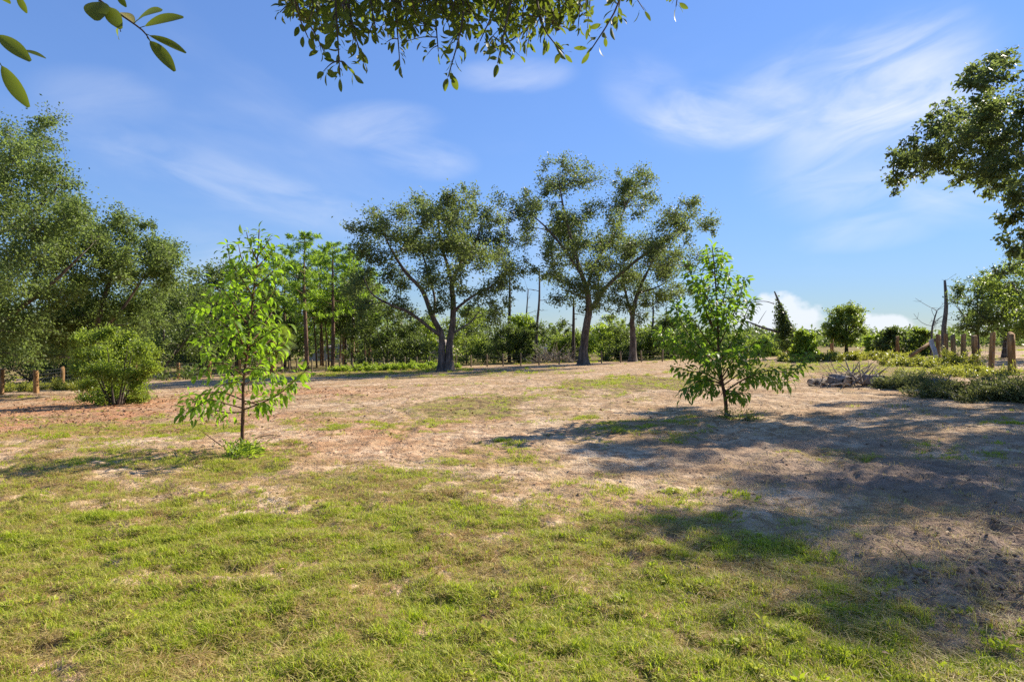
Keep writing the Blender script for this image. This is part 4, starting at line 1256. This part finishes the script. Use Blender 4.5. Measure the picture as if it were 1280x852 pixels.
def fence(name, label, posts, h, r, mat, wires, mesh_step=None, jitter=.03, heights=None):
    """posts: ground points in order; wires: heights of the strands"""
    rg = np.random.default_rng(len(posts) * 7 + int(h * 10))
    root = link(name, None, None, tuple(posts[0])); tag(root, label, 'fence')
    b = np.asarray(posts[0])
    me = [post_mesh(r * s, h * k, 900 + i, M[mat]) for i, (s, k) in enumerate(((1, 1), (.9, 1.04), (1.08, .97), (.95, 1.0)))]
    for i, p in enumerate(posts):
        o = link('post', me[i % 4], root, tuple(np.asarray(p) - b)); o.rotation_euler = (rg.normal() * jitter, rg.normal() * jitter, rg.uniform(0, 6))
        if heights: s = heights[i]; o.scale = (s, s, s)
    w = Acc()
    for p, q in zip(posts[:-1], posts[1:]):
        p = np.asarray(p) - b; q = np.asarray(q) - b
        for z in wires:
            mid = (p + q) / 2 + [0, 0, z - .015]
            w.tube(np.array([p + [0, 0, z], mid, q + [0, 0, z]]), .005, 3, cap=False)
        if mesh_step:
            L = np.linalg.norm(q - p); n = max(1, int(L / mesh_step))
            for k in range(1, n):
                s = p + (q - p) * k / n
                w.tube(np.array([s + [0, 0, wires[0]], s + [0, 0, wires[-1]]]), .004, 3, cap=False)
    link('wire_mesh', w.mesh('wire_mesh', M['wire']), root)
    return root


left_posts = [gnd(px, d) for px, d in ((-40, 28.5), (2, 29.2), (45, 30), (78, 34), (118, 38), (170, 41), (223, 44), (262, 46), (300, 48.5))]
fence('wire_fence', 'wooden post and wire mesh fence behind the low bush at left', left_posts, 1.15, .11, 'post_wood', [.1, .3, .5, .7, .9, 1.08], .3)
far_px = [328, 344, 353, 362, 371, 390, 408, 424, 440, 457, 466, 480, 492, 506, 521, 537, 553, 570, 589, 609, 629, 651, 674, 699, 724, 752, 776, 802, 828, 856, 884, 914]
far_posts = [gnd(px, 50 + 3.5 * (px - 328) / 600) for px in far_px]
fence('post_and_wire_fence', 'long low fence of pale posts along the far field edge', far_posts, 1.0, .065, 'post_grey', [.25, .5, .75, .92], None)
right_spec = [(1265, 23.5), (1239, 28.5), (1219, 31), (1204, 33.5), (1192, 35.5), (1183, 38), (1173, 40)]
right_posts = [gnd(px, d) for px, d in right_spec]
fence('log_post_fence', 'line of thick wooden log posts with wire on the right', right_posts, 1.56, .125, 'post_wood', [.25, .5, .75, 1.0, 1.25], .45, heights=[1.0, 1.02, .98, 1.0, .98, 1.02, 1.05])
right_far = [gnd(px, d) for px, d in ((1257, 41), (1122, 46), (1040, 52), (985, 58))]
fence('wire_fence', 'sparse wire fence with a lone post left of the leaning brace', right_far, 1.5, .13, 'post_wood', [.3, .6, .9, 1.2], None)


def brace_and_board():
    a = Acc(); d = 39.0
    p = pt(1130, 447, d); q = pt(1168, 425, d + .8)
    p[2] = gz(p[0], p[1]) + .06
    a.tube(np.array([p, (p + q) / 2, q]) - p, [.11, .105, .1], 10)
    o = link('brace_pole', a.mesh('brace_pole', M['post_wood']), None, tuple(p)); tag(o, 'slanting wooden brace pole leaning up to the fence corner', 'pole')
    # pale board leaning on the corner post
    bm = Acc(); d = 38.4
    g = gnd(1172, d); L = 1.35; W = .34; T = .04
    nx, nz = 3, 8
    v = []; 
    for s in (-1, 1):
        for k in range(nz + 1):
            z = L * k / nz
            wv = .02 * math.sin(k * 1.3)
            for i in (-1, 0, 1):
                v.append([i * W / 2 * (1 - .12 * (k == nz) * abs(i)), s * T / 2 + wv, z])
    q_ = []; n = (nz + 1) * 3
    for k in range(nz):
        for i in range(2):
            b = k * 3 + i; q_.append([b, b + 1, b + 4, b + 3]); q_.append([n + b, n + b + 3, n + b + 4, n + b + 1])
        b = k * 3; q_.append([b, b + 3, n + b + 3, n + b]); q_.append([b + 2, n + b + 2, n + b + 5, b + 5])
    e = nz * 3
    for i in range(2):
        q_.append([i, n + i, n + i + 1, i + 1]); q_.append([e + i, e + i + 1, n + e + i + 1, n + e + i])
    bm.add(v, q_)
    o = link('leaning_board', bm.mesh('leaning_board', M['pale_board'], False), None, tuple(g)); o.rotation_euler = (R(-8), R(-14), R(15))
    tag(o, 'pale grey board leaning against the corner post of the right fence', 'board')


brace_and_board()


# ------------------------------------------------------------------ logs, brush and fallen wood
def log(px, d, L, r, yaw, seed, label, tilt=0.0):
    rg = np.random.default_rng(seed); g = gnd(px, d)
    root = link('cut_log', None, None, (g[0], g[1], g[2] + r * .85)); tag(root, label, 'log', 'cut logs at the brush heap'); root.rotation_euler = (0, tilt, yaw)
    a = Acc(); n = 9; x = np.linspace(-L / 2, L / 2, n)
    p = np.stack([x, rg.normal(size=n) * r * .08, rg.normal(size=n) * r * .08], 1); rr = r * (1 + rg.normal(size=n) * .06); rr[0] = r; rr[-1] = r * .95
    a.tube(p, rr, 12, cap=False)
    for k in range(1):
        s = p[rg.integers(2, n - 2)]; b = rg.uniform(0, 6.28); a.tube(np.array([s, s + [rg.normal() * .1, math.cos(b) * r * 1.6, abs(math.sin(b)) * r * 1.8]]), [r * .16, r * .1], 6)
    link('bark', a.mesh('bark', M['log_wood']), root)
    for s, k in ((-1, 0), (1, -1)):
        e = Acc(); e.tube(np.array([p[k] + [-s * .01, 0, 0], p[k] + [s * .012, 0, 0]]), [rr[k] * .93, rr[k] * .93], 12)
        link('cut_end', e.mesh('cut_end', M['log_end']), root)


log(1022, 20.9, .7, .13, R(25), 401, 'pale split log at the left end of the brush heap')
log(1050, 20.4, .6, .19, R(-70), 402, 'thick dark log lying end-on near the middle of the brush heap', .1)
log(1066, 21.2, 1.1, .15, R(14), 403, 'grey log under the bare twigs of the brush heap')
log(1092, 20.2, .6, .2, R(-62), 404, 'thick log at the right end of the brush heap, cut end towards the camera')
log(1126, 19.6, .5, .14, R(-80), 405, 'small dark log between the brush heap and the green cut brush')
log(1177, 18.6, .55, .17, R(-75), 406, 'pale log end sticking out left of the large green brush pile')


def brush_heap(name, px, d, w, h, nb, seed, label, leafy, lmat, leaf=.09, depthw=.7, per=90, cat='brush pile', thick=1.0):
    rg = np.random.default_rng(seed); g = gnd(px, d)
    wood = Acc(); lf = Acc()
    us = rg.uniform(-1, 1, nb); xs_ = g[0] + us * w / 2; ys_ = g[1] + rg.normal(size=nb) * depthw * .5; zs_ = ground_h(xs_, ys_)
    for k in range(nb):
        u = us[k]; x = xs_[k]; y = ys_[k]; z = zs_[k]; hh = h * (1 - .7 * u * u) * rg.uniform(.35, 1.05)
        a = rg.uniform(0, 6.28); L = rg.uniform(.4, 1.1) * max(h, min(.6, w))
        s = np.array([x, y, z + rg.uniform(0, .3) * hh]); e = s + np.array([math.cos(a) * L, math.sin(a) * L * .6, 0]); e[2] = z + hh
        b = bez(s, (s + e) / 2 + rg.normal(size=3) * .12 * L, e, 5)
        wood.tube(b, np.linspace(rg.uniform(.008, .022), .004, 5) * thick, 4, cap=False)
        for _ in range(2):
            i = int(rg.integers(1, 4)); f = b[i] + rg.normal(size=3) * np.array([.25, .2, .22]) * L
            f[2] = max(f[2], z + .02); wood.tube(np.array([b[i], f]), [.007 * thick, .003 * thick], 3, cap=False)
            if leafy:
                n = int(per * rg.uniform(.5, 1.4)); t = rg.random((n, 1))
                P = b[i] + (f - b[i]) * t * 1.1 + rg.normal(size=(n, 3)) * .07
                P[:, 2] = np.maximum(P[:, 2], z + .01)
                D = (f - b[i]) / (np.linalg.norm(f - b[i]) + 1e-6) + rg.normal(size=(n, 3)) * .55
                lf.leaves(P, D, leaf * rg.uniform(.6, 1.3, n), leaf * .26, rg)
        if leafy:
            n = per; t = rg.random((n, 1)); P = b[0] + (b[4] - b[0]) * t + rg.normal(size=(n, 3)) * .08; P[:, 2] = np.maximum(P[:, 2], z + .01)
            lf.leaves(P, (e - s) / L + rg.normal(size=(n, 3)) * .55, leaf * rg.uniform(.6, 1.3, n), leaf * .26, rg)
    return tree_thing(name, g, wood, lf if leafy else None, M['pale_stick'], M[lmat], label, cat, wname='sticks', lname='foliage')


brush_heap('stick_heap', 1066, 20.6, 2.4, .85, 60, 411, 'heap of bare grey sticks over the cut logs', False, 'brush_leaf', thick=1.9)
brush_heap('brush_pile', 1238, 16.4, 2.8, .58, 84, 412, 'largest grey-green cut brush pile in front of the log posts', True, 'brush_leaf', .10, .9, 70)
brush_heap('brush_pile', 1142, 19.2, 1.6, .42, 50, 413, 'smaller green brush pile left of the largest pile', True, 'brush_leaf', .10, .7, 60)
brush_heap('brush_pile', 1276, 15.6, .9, .55, 50, 414, 'brush pile cut off by the right edge of the picture', True, 'brush_leaf', .10, .6, 60)
brush_heap('weed_clump', 1205, 24.5, 2.6, .24, 46, 415, 'sunlit yellow-green weeds growing at the feet of the log posts', True, 'weed_leaf', .13, 2.0, 50, 'weeds')
brush_heap('weed_clump', 1145, 33, 2.6, .34, 44, 416, 'yellow-green weeds under the leaning brace pole', True, 'weed_leaf', .16, 2.2, 50, 'weeds')
brush_heap('weed_clump', 1195, 31, 1.2, .85, 22, 417, 'pale tall weed stems between the middle log posts', True, 'weed_leaf', .15, .8, 40, 'weeds')
brush_heap('weed_clump', 1060, 44, 9.0, .5, 120, 418, 'low sunlit weeds around the foot of the small round tree', True, 'weed_leaf', .22, 3, 40, 'weeds')
brush_heap('stick_heap', 693, 57, 3.8, 2.1, 60, 419, 'pale heap of dead branches beyond the fence, left of the leaning oak', False, 'brush_leaf', depthw=1.0, thick=2.2)
brush_heap('weed_clump', 60, 33, 8, .35, 90, 420, 'bright grass clumps at the foot of the left fence', True, 'weed_leaf', .18, 1.5, 40, 'weeds')
brush_heap('weed_clump', 495, 50.5, 11, .55, 110, 421, 'bright low weeds along the far fence left of the twin-stemmed oak', True, 'bright_leaf', .22, 1.2, 40, 'weeds')


brush_heap('weed_clump', 300, 9.25, .22, .14, 9, 422, 'bright green grass tuft at the foot of the left sapling', True, 'bright_leaf', .10, .3, 26, 'weeds')
brush_heap('weed_clump', 916, 13.2, .5, .13, 8, 423, 'small leafy weeds at the foot of the right sapling', True, 'mid_leaf', .07, .4, 22, 'weeds')


def stick(name, pts, r, label, cat='stick'):
    P = []
    for (px, py, lift) in pts:
        x, y = gp(px, py); P.append([x, y, gz(x, y) + lift])
    P = np.array(P); q, rr = smooth_poly(P, np.linspace(r, r * .4, len(P)), 4); b = q[0].copy(); a = Acc(); a.tube(q - b, rr, 5)
    o = link(name, a.mesh(name, M['sapling_bark']), None, tuple(b)); tag(o, label, cat)


stick('fallen_stick', [(290, 568, .02), (275, 560, .04), (262, 556, .12), (250, 556, .22)], .011, 'thin dark stick rising left of the left sapling foot')
stick('fallen_stick', [(322, 548, .02), (338, 548, .03), (352, 549, .01)], .010, 'short dark stick on the sand right of the left sapling')
stick('fallen_stick', [(610, 830, .02), (650, 800, .03), (690, 775, .02)], .004, 'thin pale stick lying in the near grass', 'stick')
stick('fallen_stick', [(1120, 690, .02), (1135, 715, .05), (1140, 740, .02)], .006, 'curved dry stem on the bare soil in front of the turned dirt')


# ------------------------------------------------------------------ far background
def sand_bank(px, d, w, h, seed, depth=6):
    rg = np.random.default_rng(seed); g = gnd(px, d); n = 28
    u = np.linspace(-1, 1, n); X, Y = np.meshgrid(u, u)
    r = np.sqrt(X ** 2 + Y ** 2)
    z = h * (1 - sstep(r, .35, 1.0)) * (.75 + .5 * fbm(X * 3 + seed, Y * 3, 1.0, 3, seed)) - .2
    v = np.stack([X * w / 2, Y * depth / 2, z], -1).reshape(-1, 3)
    i = (np.arange(n - 1)[:, None] * n + np.arange(n - 1)[None, :]); q = np.stack([i, i + 1, i + n + 1, i + n], -1).reshape(-1, 4)
    a = Acc(); a.add(v, q)
    o = link('sand_bank', a.mesh('sand_bank', M['bank']), None, tuple(g)); o['kind'] = 'structure'


m, t, out = new_mat('bare pale earth')
tc = t.new('ShaderNodeTexCoord'); n = t.noise(tc.outputs['Object'], 1.2, 6, .6)
p = t.new('ShaderNodeBsdfPrincipled'); t.put(p.inputs['Base Color'], t.mix(n, (.36, .27, .19, 1), (.58, .48, .38, 1))); p.inputs['Roughness'].default_value = .95
t.l.new(p.outputs[0], out.inputs[0]); M['bank'] = m
sand_bank(430, 95, 14, 2.3, 3); sand_bank(545, 85, 9, 2.6, 5); sand_bank(690, 90, 8, 1.6, 6)


def far_wood():
    rg = np.random.default_rng(501); a = Acc()
    for k in range(330):
        y = rg.uniform(140, 260); x = rg.uniform(-1.25, 1.25) * y
        g = float(base_h(x, y)); h = rg.uniform(2.6, 5.0) * (y / 170) + (1.5 if x < -.35 * y else 0); r = rg.uniform(1.8, 3.6)
        n = 110
        v = ball(rg, n) * rg.random((n, 1)) ** .4
        P = np.array([x, y, g + h * .5]) + v * np.array([r, r, h * .55])
        a.leaves(P, rg.normal(size=(n, 3)), rg.uniform(.7, 1.3, n), .6, rg, tint=np.clip(rg.normal(.45, .2, n) + rg.normal() * .2, 0, 1))
    for k in range(240):
        y = rg.uniform(78, 115); px = rg.uniform(-260, 900) if k % 3 else rg.uniform(170, 540); x = (px - 640) / F * y
        g = float(base_h(x, y)); h = (rg.uniform(7, 12.5) if px < 440 else rg.uniform(2.6, 5.0)); r = rg.uniform(1.6, 2.8)
        n = 190
        v = ball(rg, n) * rg.random((n, 1)) ** .4
        P = np.array([x, y, g + h * .48]) + v * np.array([r, r, h * .52])
        a.leaves(P, rg.normal(size=(n, 3)), rg.uniform(.4, .8, n), .36, rg, tint=np.clip(rg.normal(.5, .2, n) + rg.normal() * .2, 0, 1))
    for k in range(90):
        y = rg.uniform(75, 120); px = rg.uniform(850, 1500); x = (px - 640) / F * y
        g = float(base_h(x, y)); h = rg.uniform(1.6, 3.0); r = rg.uniform(1.5, 2.8); n = 130
        v = ball(rg, n) * rg.random((n, 1)) ** .4
        P = np.array([x, y, g + h * .45]) + v * np.array([r, r, h * .5])
        a.leaves(P, rg.normal(size=(n, 3)), rg.uniform(.4, .8, n), .36, rg, tint=np.clip(rg.normal(.5, .2, n) + rg.normal() * .2, 0, 1))
    o = link('far_wood', a.mesh('far_wood', M['dark_leaf'])); tag(o, 'low dark line of distant woods along the horizon', 'woods', kind='stuff')


far_wood()


# ------------------------------------------------------------------ grass, litter and soil crumbs
def blade_tuft(name, nb, hmin, hmax, spread, lean, width, seed, flat=False):
    rg = np.random.default_rng(seed); a = Acc()
    for k in range(nb):
        ang = rg.uniform(0, 6.28); h = rg.uniform(hmin, hmax); ln = rg.uniform(.2, 1) * lean * h
        p0 = np.array([rg.normal() * spread, rg.normal() * spread, -.004]); d = np.array([math.cos(ang), math.sin(ang), 0]); s = np.array([-math.sin(ang), math.cos(ang), 0]) * width * rg.uniform(.7, 1.2)
        if flat:
            z = rg.uniform(.002, .018)
            p0[2] = z; p1 = p0 + d * h * .5 + [0, 0, rg.uniform(0, .012)]; p2 = p0 + d * h + [0, 0, rg.uniform(-.004, .01)]
        else:
            p1 = p0 + d * ln * .35 + [0, 0, h * .6]; p2 = p0 + d * ln + [0, 0, h * (1 - .25 * ln / h)]
        a.add(np.vstack([p0 - s, p0 + s, p1 + s * .8, p1 - s * .8, p2 + s * .12, p2 - s * .12]), [[0, 1, 2, 3], [3, 2, 4, 5]], [0, 0, .5, .5, 1, 1])
    return bpy.data.objects.new(name, a.mesh(name, M['grass']))


def broad_weed(name, seed):
    rg = np.random.default_rng(seed); a = Acc()
    for k in range(9):
        ang = k * 2.4; L = rg.uniform(.035, .07); el = rg.uniform(.15, .9)
        d = np.array([[math.cos(ang) * math.cos(el), math.sin(ang) * math.cos(el), math.sin(el)]])
        p = np.array([[math.cos(ang) * .006, math.sin(ang) * .006, .006 + .004 * k]])
        a.leaves(p, d, L, L * .45, rg, .06, np.array([.2]))
    return bpy.data.objects.new(name, a.mesh(name, M['grass']))


def clod(name, seed):
    import bmesh
    rg = np.random.default_rng(seed); bm = bmesh.new(); bmesh.ops.create_icosphere(bm, subdivisions=2, radius=.5)
    for v in bm.verts:
        v.co *= 1 + rg.normal() * .13; v.co.z *= .6
    me = bpy.data.meshes.new(name); bm.to_mesh(me); bm.free()
    me.materials.append(M['clod']); return bpy.data.objects.new(name, me)


def dead_leaf(name, seed):
    me = leaf_mesh(name, M['litter'], .05, .022, .5, .3 + .3 * (seed % 2), 3); return bpy.data.objects.new(name, me)


m, t, out = new_mat('soil crumb')
oi = t.new('ShaderNodeObjectInfo'); p = t.new('ShaderNodeBsdfPrincipled'); p.inputs['Roughness'].default_value = .95; p.inputs['Specular IOR Level'].default_value = .05
t.put(p.inputs['Base Color'], t.mix(oi.outputs['Random'], (.15, .10, .065, 1), (.36, .26, .18, 1))); t.l.new(p.outputs[0], out.inputs[0]); M['clod'] = m
m, t, out = new_mat('dead leaf')
oi = t.new('ShaderNodeObjectInfo'); p = t.new('ShaderNodeBsdfPrincipled'); p.inputs['Roughness'].default_value = .7
t.put(p.inputs['Base Color'], t.mix(oi.outputs['Random'], (.16, .07, .03, 1), (.42, .24, .11, 1))); t.l.new(p.outputs[0], out.inputs[0]); M['litter'] = m


def scatter(name, protos, pos, rot, scl, idx, dry, label, cat):
    coll = bpy.data.collections.new(name + '_shapes')
    for o in protos: coll.objects.link(o)
    me = bpy.data.meshes.new(name); n = len(pos)
    me.vertices.add(n); me.vertices.foreach_set('co', np.asarray(pos, np.float32).ravel())
    for nm, ty, val, key in (('rot', 'FLOAT_VECTOR', rot, 'vector'), ('scl', 'FLOAT', scl, 'value'), ('idx', 'INT', idx, 'value'), ('dry', 'FLOAT', dry, 'value')):
        at = me.attributes.new(nm, ty, 'POINT'); at.data.foreach_set(key, np.asarray(val, np.int32 if ty == 'INT' else np.float32).ravel())
    o = link(name, me); tag(o, label, cat, kind='stuff')
    g = bpy.data.node_groups.new(name, 'GeometryNodeTree')
    g.interface.new_socket('Geometry', in_out='INPUT', socket_type='NodeSocketGeometry')
    g.interface.new_socket('Geometry', in_out='OUTPUT', socket_type='NodeSocketGeometry')
    N = g.nodes; Lk = g.links
    gi = N.new('NodeGroupInput'); go = N.new('NodeGroupOutput')
    ci = N.new('GeometryNodeCollectionInfo'); ci.inputs[0].default_value = coll; ci.inputs[1].default_value = True; ci.inputs[2].default_value = True
    ip = N.new('GeometryNodeInstanceOnPoints'); ip.inputs['Pick Instance'].default_value = True
    def na(nm, ty):
        a = N.new('GeometryNodeInputNamedAttribute'); a.data_type = ty; a.inputs[0].default_value = nm; return a.outputs[0]
    er = N.new('FunctionNodeEulerToRotation'); Lk.new(na('rot', 'FLOAT_VECTOR'), er.inputs[0])
    Lk.new(gi.outputs[0], ip.inputs['Points']); Lk.new(ci.outputs[0], ip.inputs['Instance'])
    Lk.new(na('idx', 'INT'), ip.inputs['Instance Index']); Lk.new(er.outputs[0], ip.inputs['Rotation']); Lk.new(na('scl', 'FLOAT'), ip.inputs['Scale'])
    Lk.new(ip.outputs[0], go.inputs[0])
    md = o.modifiers.new('scatter', 'NODES'); md.node_group = g
    return o


def sample_view(rg, n, d0, d1, wide=1.12, power=0.0):
    """random ground spots in the field in front, thinning out with distance"""
    u = rg.random(n); y = d0 * (d1 / d0) ** u if power == 0 else (d0 ** power + u * (d1 ** power - d0 ** power)) ** (1 / power)
    x = rg.uniform(-1, 1, n) * (y * .82 * wide + .4)
    return x, y


def grass():
    rg = np.random.default_rng(601)
    protos = [blade_tuft('blades_a', 11, .035, .075, .018, 1.0, .0034, 1), blade_tuft('blades_b', 8, .025, .06, .022, 1.5, .0038, 2), blade_tuft('blades_c', 12, .03, .10, .020, .9, .0030, 3),
              blade_tuft('straw_d', 12, .03, .09, .03, 1.0, .0028, 4, True), blade_tuft('straw_e', 9, .03, .11, .04, 1.0, .0024, 5, True), blade_tuft('straw_ea', 8, .02, .06, .02, 1.4, .0026, 7), broad_weed('weed_f', 6)]
    # clumps of one kind of plant each, then tufts inside the clumps, then a thin even cover
    X = []; Y = []; S = []; DR = []; KD = []
    for nc_, a, b, pw, cnt, sc in ((9000, 1.7, 6.0, 1.5, 26, 1.0), (9500, 6.0, 14, 1.2, 16, 1.15), (7000, 14, 60, .6, 9, 1.9)):
        cx, cy = sample_view(rg, nc_, a, b, 1.12, pw)
        m = grass_mask(cx, cy); k = rg.random(nc_) < m * 1.15; cx = cx[k]; cy = cy[k]; nc = len(cx)
        big = fbm(cx, cy, .7, 3, 72); fine = fbm(cx, cy, 2.2, 2, 73)
        pd = np.clip(.48 + (big - .5) * 2.0 + (fine - .5) * 1.2, .1, .9); pd = np.where(cy > 12, pd * .6, pd)
        dryc = rg.random(nc) < pd
        rad = np.exp(rg.normal(-2.35, .5, nc)) * sc; hh = np.clip(np.exp(rg.normal(-.22, .3, nc)), .4, 1.15)
        kind = np.where(dryc, rg.integers(3, 6, nc), rg.integers(0, 3, nc))
        rose = (~dryc) & (rg.random(nc) < .04 + .16 * sstep(cx, .6, 1.8)) & (cy < 7); kind = np.where(rose, 6, kind)
        per = np.maximum(3, (cnt * (rad / (.1 * sc)) ** 1.4 * rg.uniform(.4, 1.4, nc)).astype(int)); per = np.where(rose, np.minimum(per, 5), np.minimum(per, 110))
        r_ = np.repeat(np.arange(nc), per); n = len(r_); an = rg.uniform(0, 6.28, n); rr = rad[r_] * rg.random(n) ** .5
        X.append(cx[r_] + np.cos(an) * rr); Y.append(cy[r_] + np.sin(an) * rr)
        S.append(.86 * sc * hh[r_] * rg.uniform(.55, 1.1, n) * (1.1 - .4 * rr / rad[r_]))
        base_dry = np.where(dryc, rg.uniform(.65, 1, nc), np.clip(rg.normal(.12, .16, nc), 0, .5))
        flip = rg.random(n) < .14
        KD.append(np.where(flip, rg.integers(0, 6, n), kind[r_])); DR.append(np.clip(base_dry[r_] + rg.normal(size=n) * .08 + np.where(flip, rg.choice([-.5, .5], n), 0), 0, 1))
    for n_, a, b, pw, sc in ((70000, 1.7, 6.0, 1.5, .9), (60000, 6, 14, 1.2, 1.0)):
        x, y = sample_view(rg, n_, a, b, 1.12, pw); k = rg.random(n_) < grass_mask(x, y) * .8; x = x[k]; y = y[k]; n = len(x)
        X.append(x); Y.append(y); S.append(sc * rg.uniform(.5, 1.0, n)); st = rg.random(n) < .7
        KD.append(np.where(st, rg.integers(3, 5, n), rg.integers(0, 3, n))); DR.append(np.where(st, rg.uniform(.55, 1, n), rg.uniform(0, .4, n)))
    x = np.concatenate(X); y = np.concatenate(Y); scl = np.concatenate(S); idx = np.concatenate(KD); dry = np.concatenate(DR); n = len(x)
    scl = scl * np.where(y > 14, np.clip(y / 24, .7, 2.0), 1)
    z = ground_h(x, y)
    rot = np.stack([rg.normal(size=n) * .14, rg.normal(size=n) * .14, rg.uniform(0, 6.28, n)], 1)
    print('grass tufts', n)
    scatter('grass', protos, np.stack([x, y, z], 1), rot, scl, idx, dry, 'short patchy grass mixed with straw covering the near ground', 'grass')
    # dry stems and needles lying on the bare sand
    X = []; Y = []
    for nn, a, b, pw in ((24000, 2.2, 9, 1.3), (13000, 9, 40, .8)):
        x, y = sample_view(rg, nn, a, b, 1.15, pw); X.append(x); Y.append(y)
    x = np.concatenate(X); y = np.concatenate(Y)
    k = rg.random(len(x)) < .12 + .7 * sstep(fbm(x, y, .9, 4, 81), .42, .68); x = x[k]; y = y[k]; n = len(x)
    pr = [blade_tuft('straw_g', 7, .04, .11, .05, 1, .0020, 14, True), blade_tuft('straw_h', 6, .05, .14, .06, 1, .0018, 15, True), blade_tuft('straw_i', 8, .03, .07, .03, .9, .002, 16)]
    scatter('dry_straw', pr, np.stack([x, y, ground_h(x, y)], 1), np.stack([rg.normal(size=n) * .1, rg.normal(size=n) * .1, rg.uniform(0, 6.28, n)], 1), rg.uniform(.6, 1.3, n) * np.clip(y / 9, 1, 1.6),
            np.where(rg.random(n) < .85, rg.integers(0, 2, n), 2), rg.uniform(.55, 1, n), 'dry straw and needles strewn over the bare sand', 'straw')


def litter():
    rg = np.random.default_rng(602)
    x, y = sample_view(rg, 60000, 2.0, 30, 1.15, 1.0)
    p = .015 + .5 * red_mask(x, y) + .05 * sstep(fbm(x, y, .8, 3, 83), .5, .7); k = rg.random(len(x)) < p; x = x[k]; y = y[k]; n = len(x)
    scatter('leaf_litter', [dead_leaf('fallen_leaf_a', 0), dead_leaf('fallen_leaf_b', 1)], np.stack([x, y, ground_h(x, y) + .012], 1), np.stack([rg.normal(size=n) * .5, rg.normal(size=n) * .5, rg.uniform(0, 6.28, n)], 1),
            rg.uniform(.6, 1.3, n) * np.clip(y / 9, 1, 2), rg.integers(0, 2, n), np.ones(n), 'brown fallen leaves scattered over the ground', 'leaves')
    # crumbs of turned soil
    x, y = sample_view(rg, 90000, 2.2, 16, 1.15, 1.2)
    u = (x - MX) * .9 + (y - MY) * .35; v = -(x - MX) * .35 + (y - MY) * .9; q = np.exp(-((u / .9) ** 2 + (v / .35) ** 2))
    pr = (.02 + .16 * dark_mask(x, y) + .05 * sstep(fbm(x, y, 1.4, 3, 85), .5, .65)) * (1 - .8 * grass_mask(x, y)) + .8 * q
    k = rg.random(len(x)) < pr; x = x[k]; y = y[k]; q = q[k]; n = len(x)
    scatter('soil_crumbs', [clod('crumb_a', 1), clod('crumb_b', 2), clod('crumb_c', 3)], np.stack([x, y, ground_h(x, y) + .002], 1), np.stack([rg.normal(size=n) * .4, rg.normal(size=n) * .4, rg.uniform(0, 6.28, n)], 1),
            (.006 + .03 * rg.random(n) ** 4) * (1 + .9 * q) * np.clip(y / 9, 1, 1.4), rg.integers(0, 3, n), np.ones(n), 'crumbs and clods of soil on the bare ground', 'soil')


grass(); litter()
tri = sum(len(o.data.polygons) * 2 for o in SC.objects if o.type == 'MESH')
print('triangles', tri, 'objects', len(SC.objects))
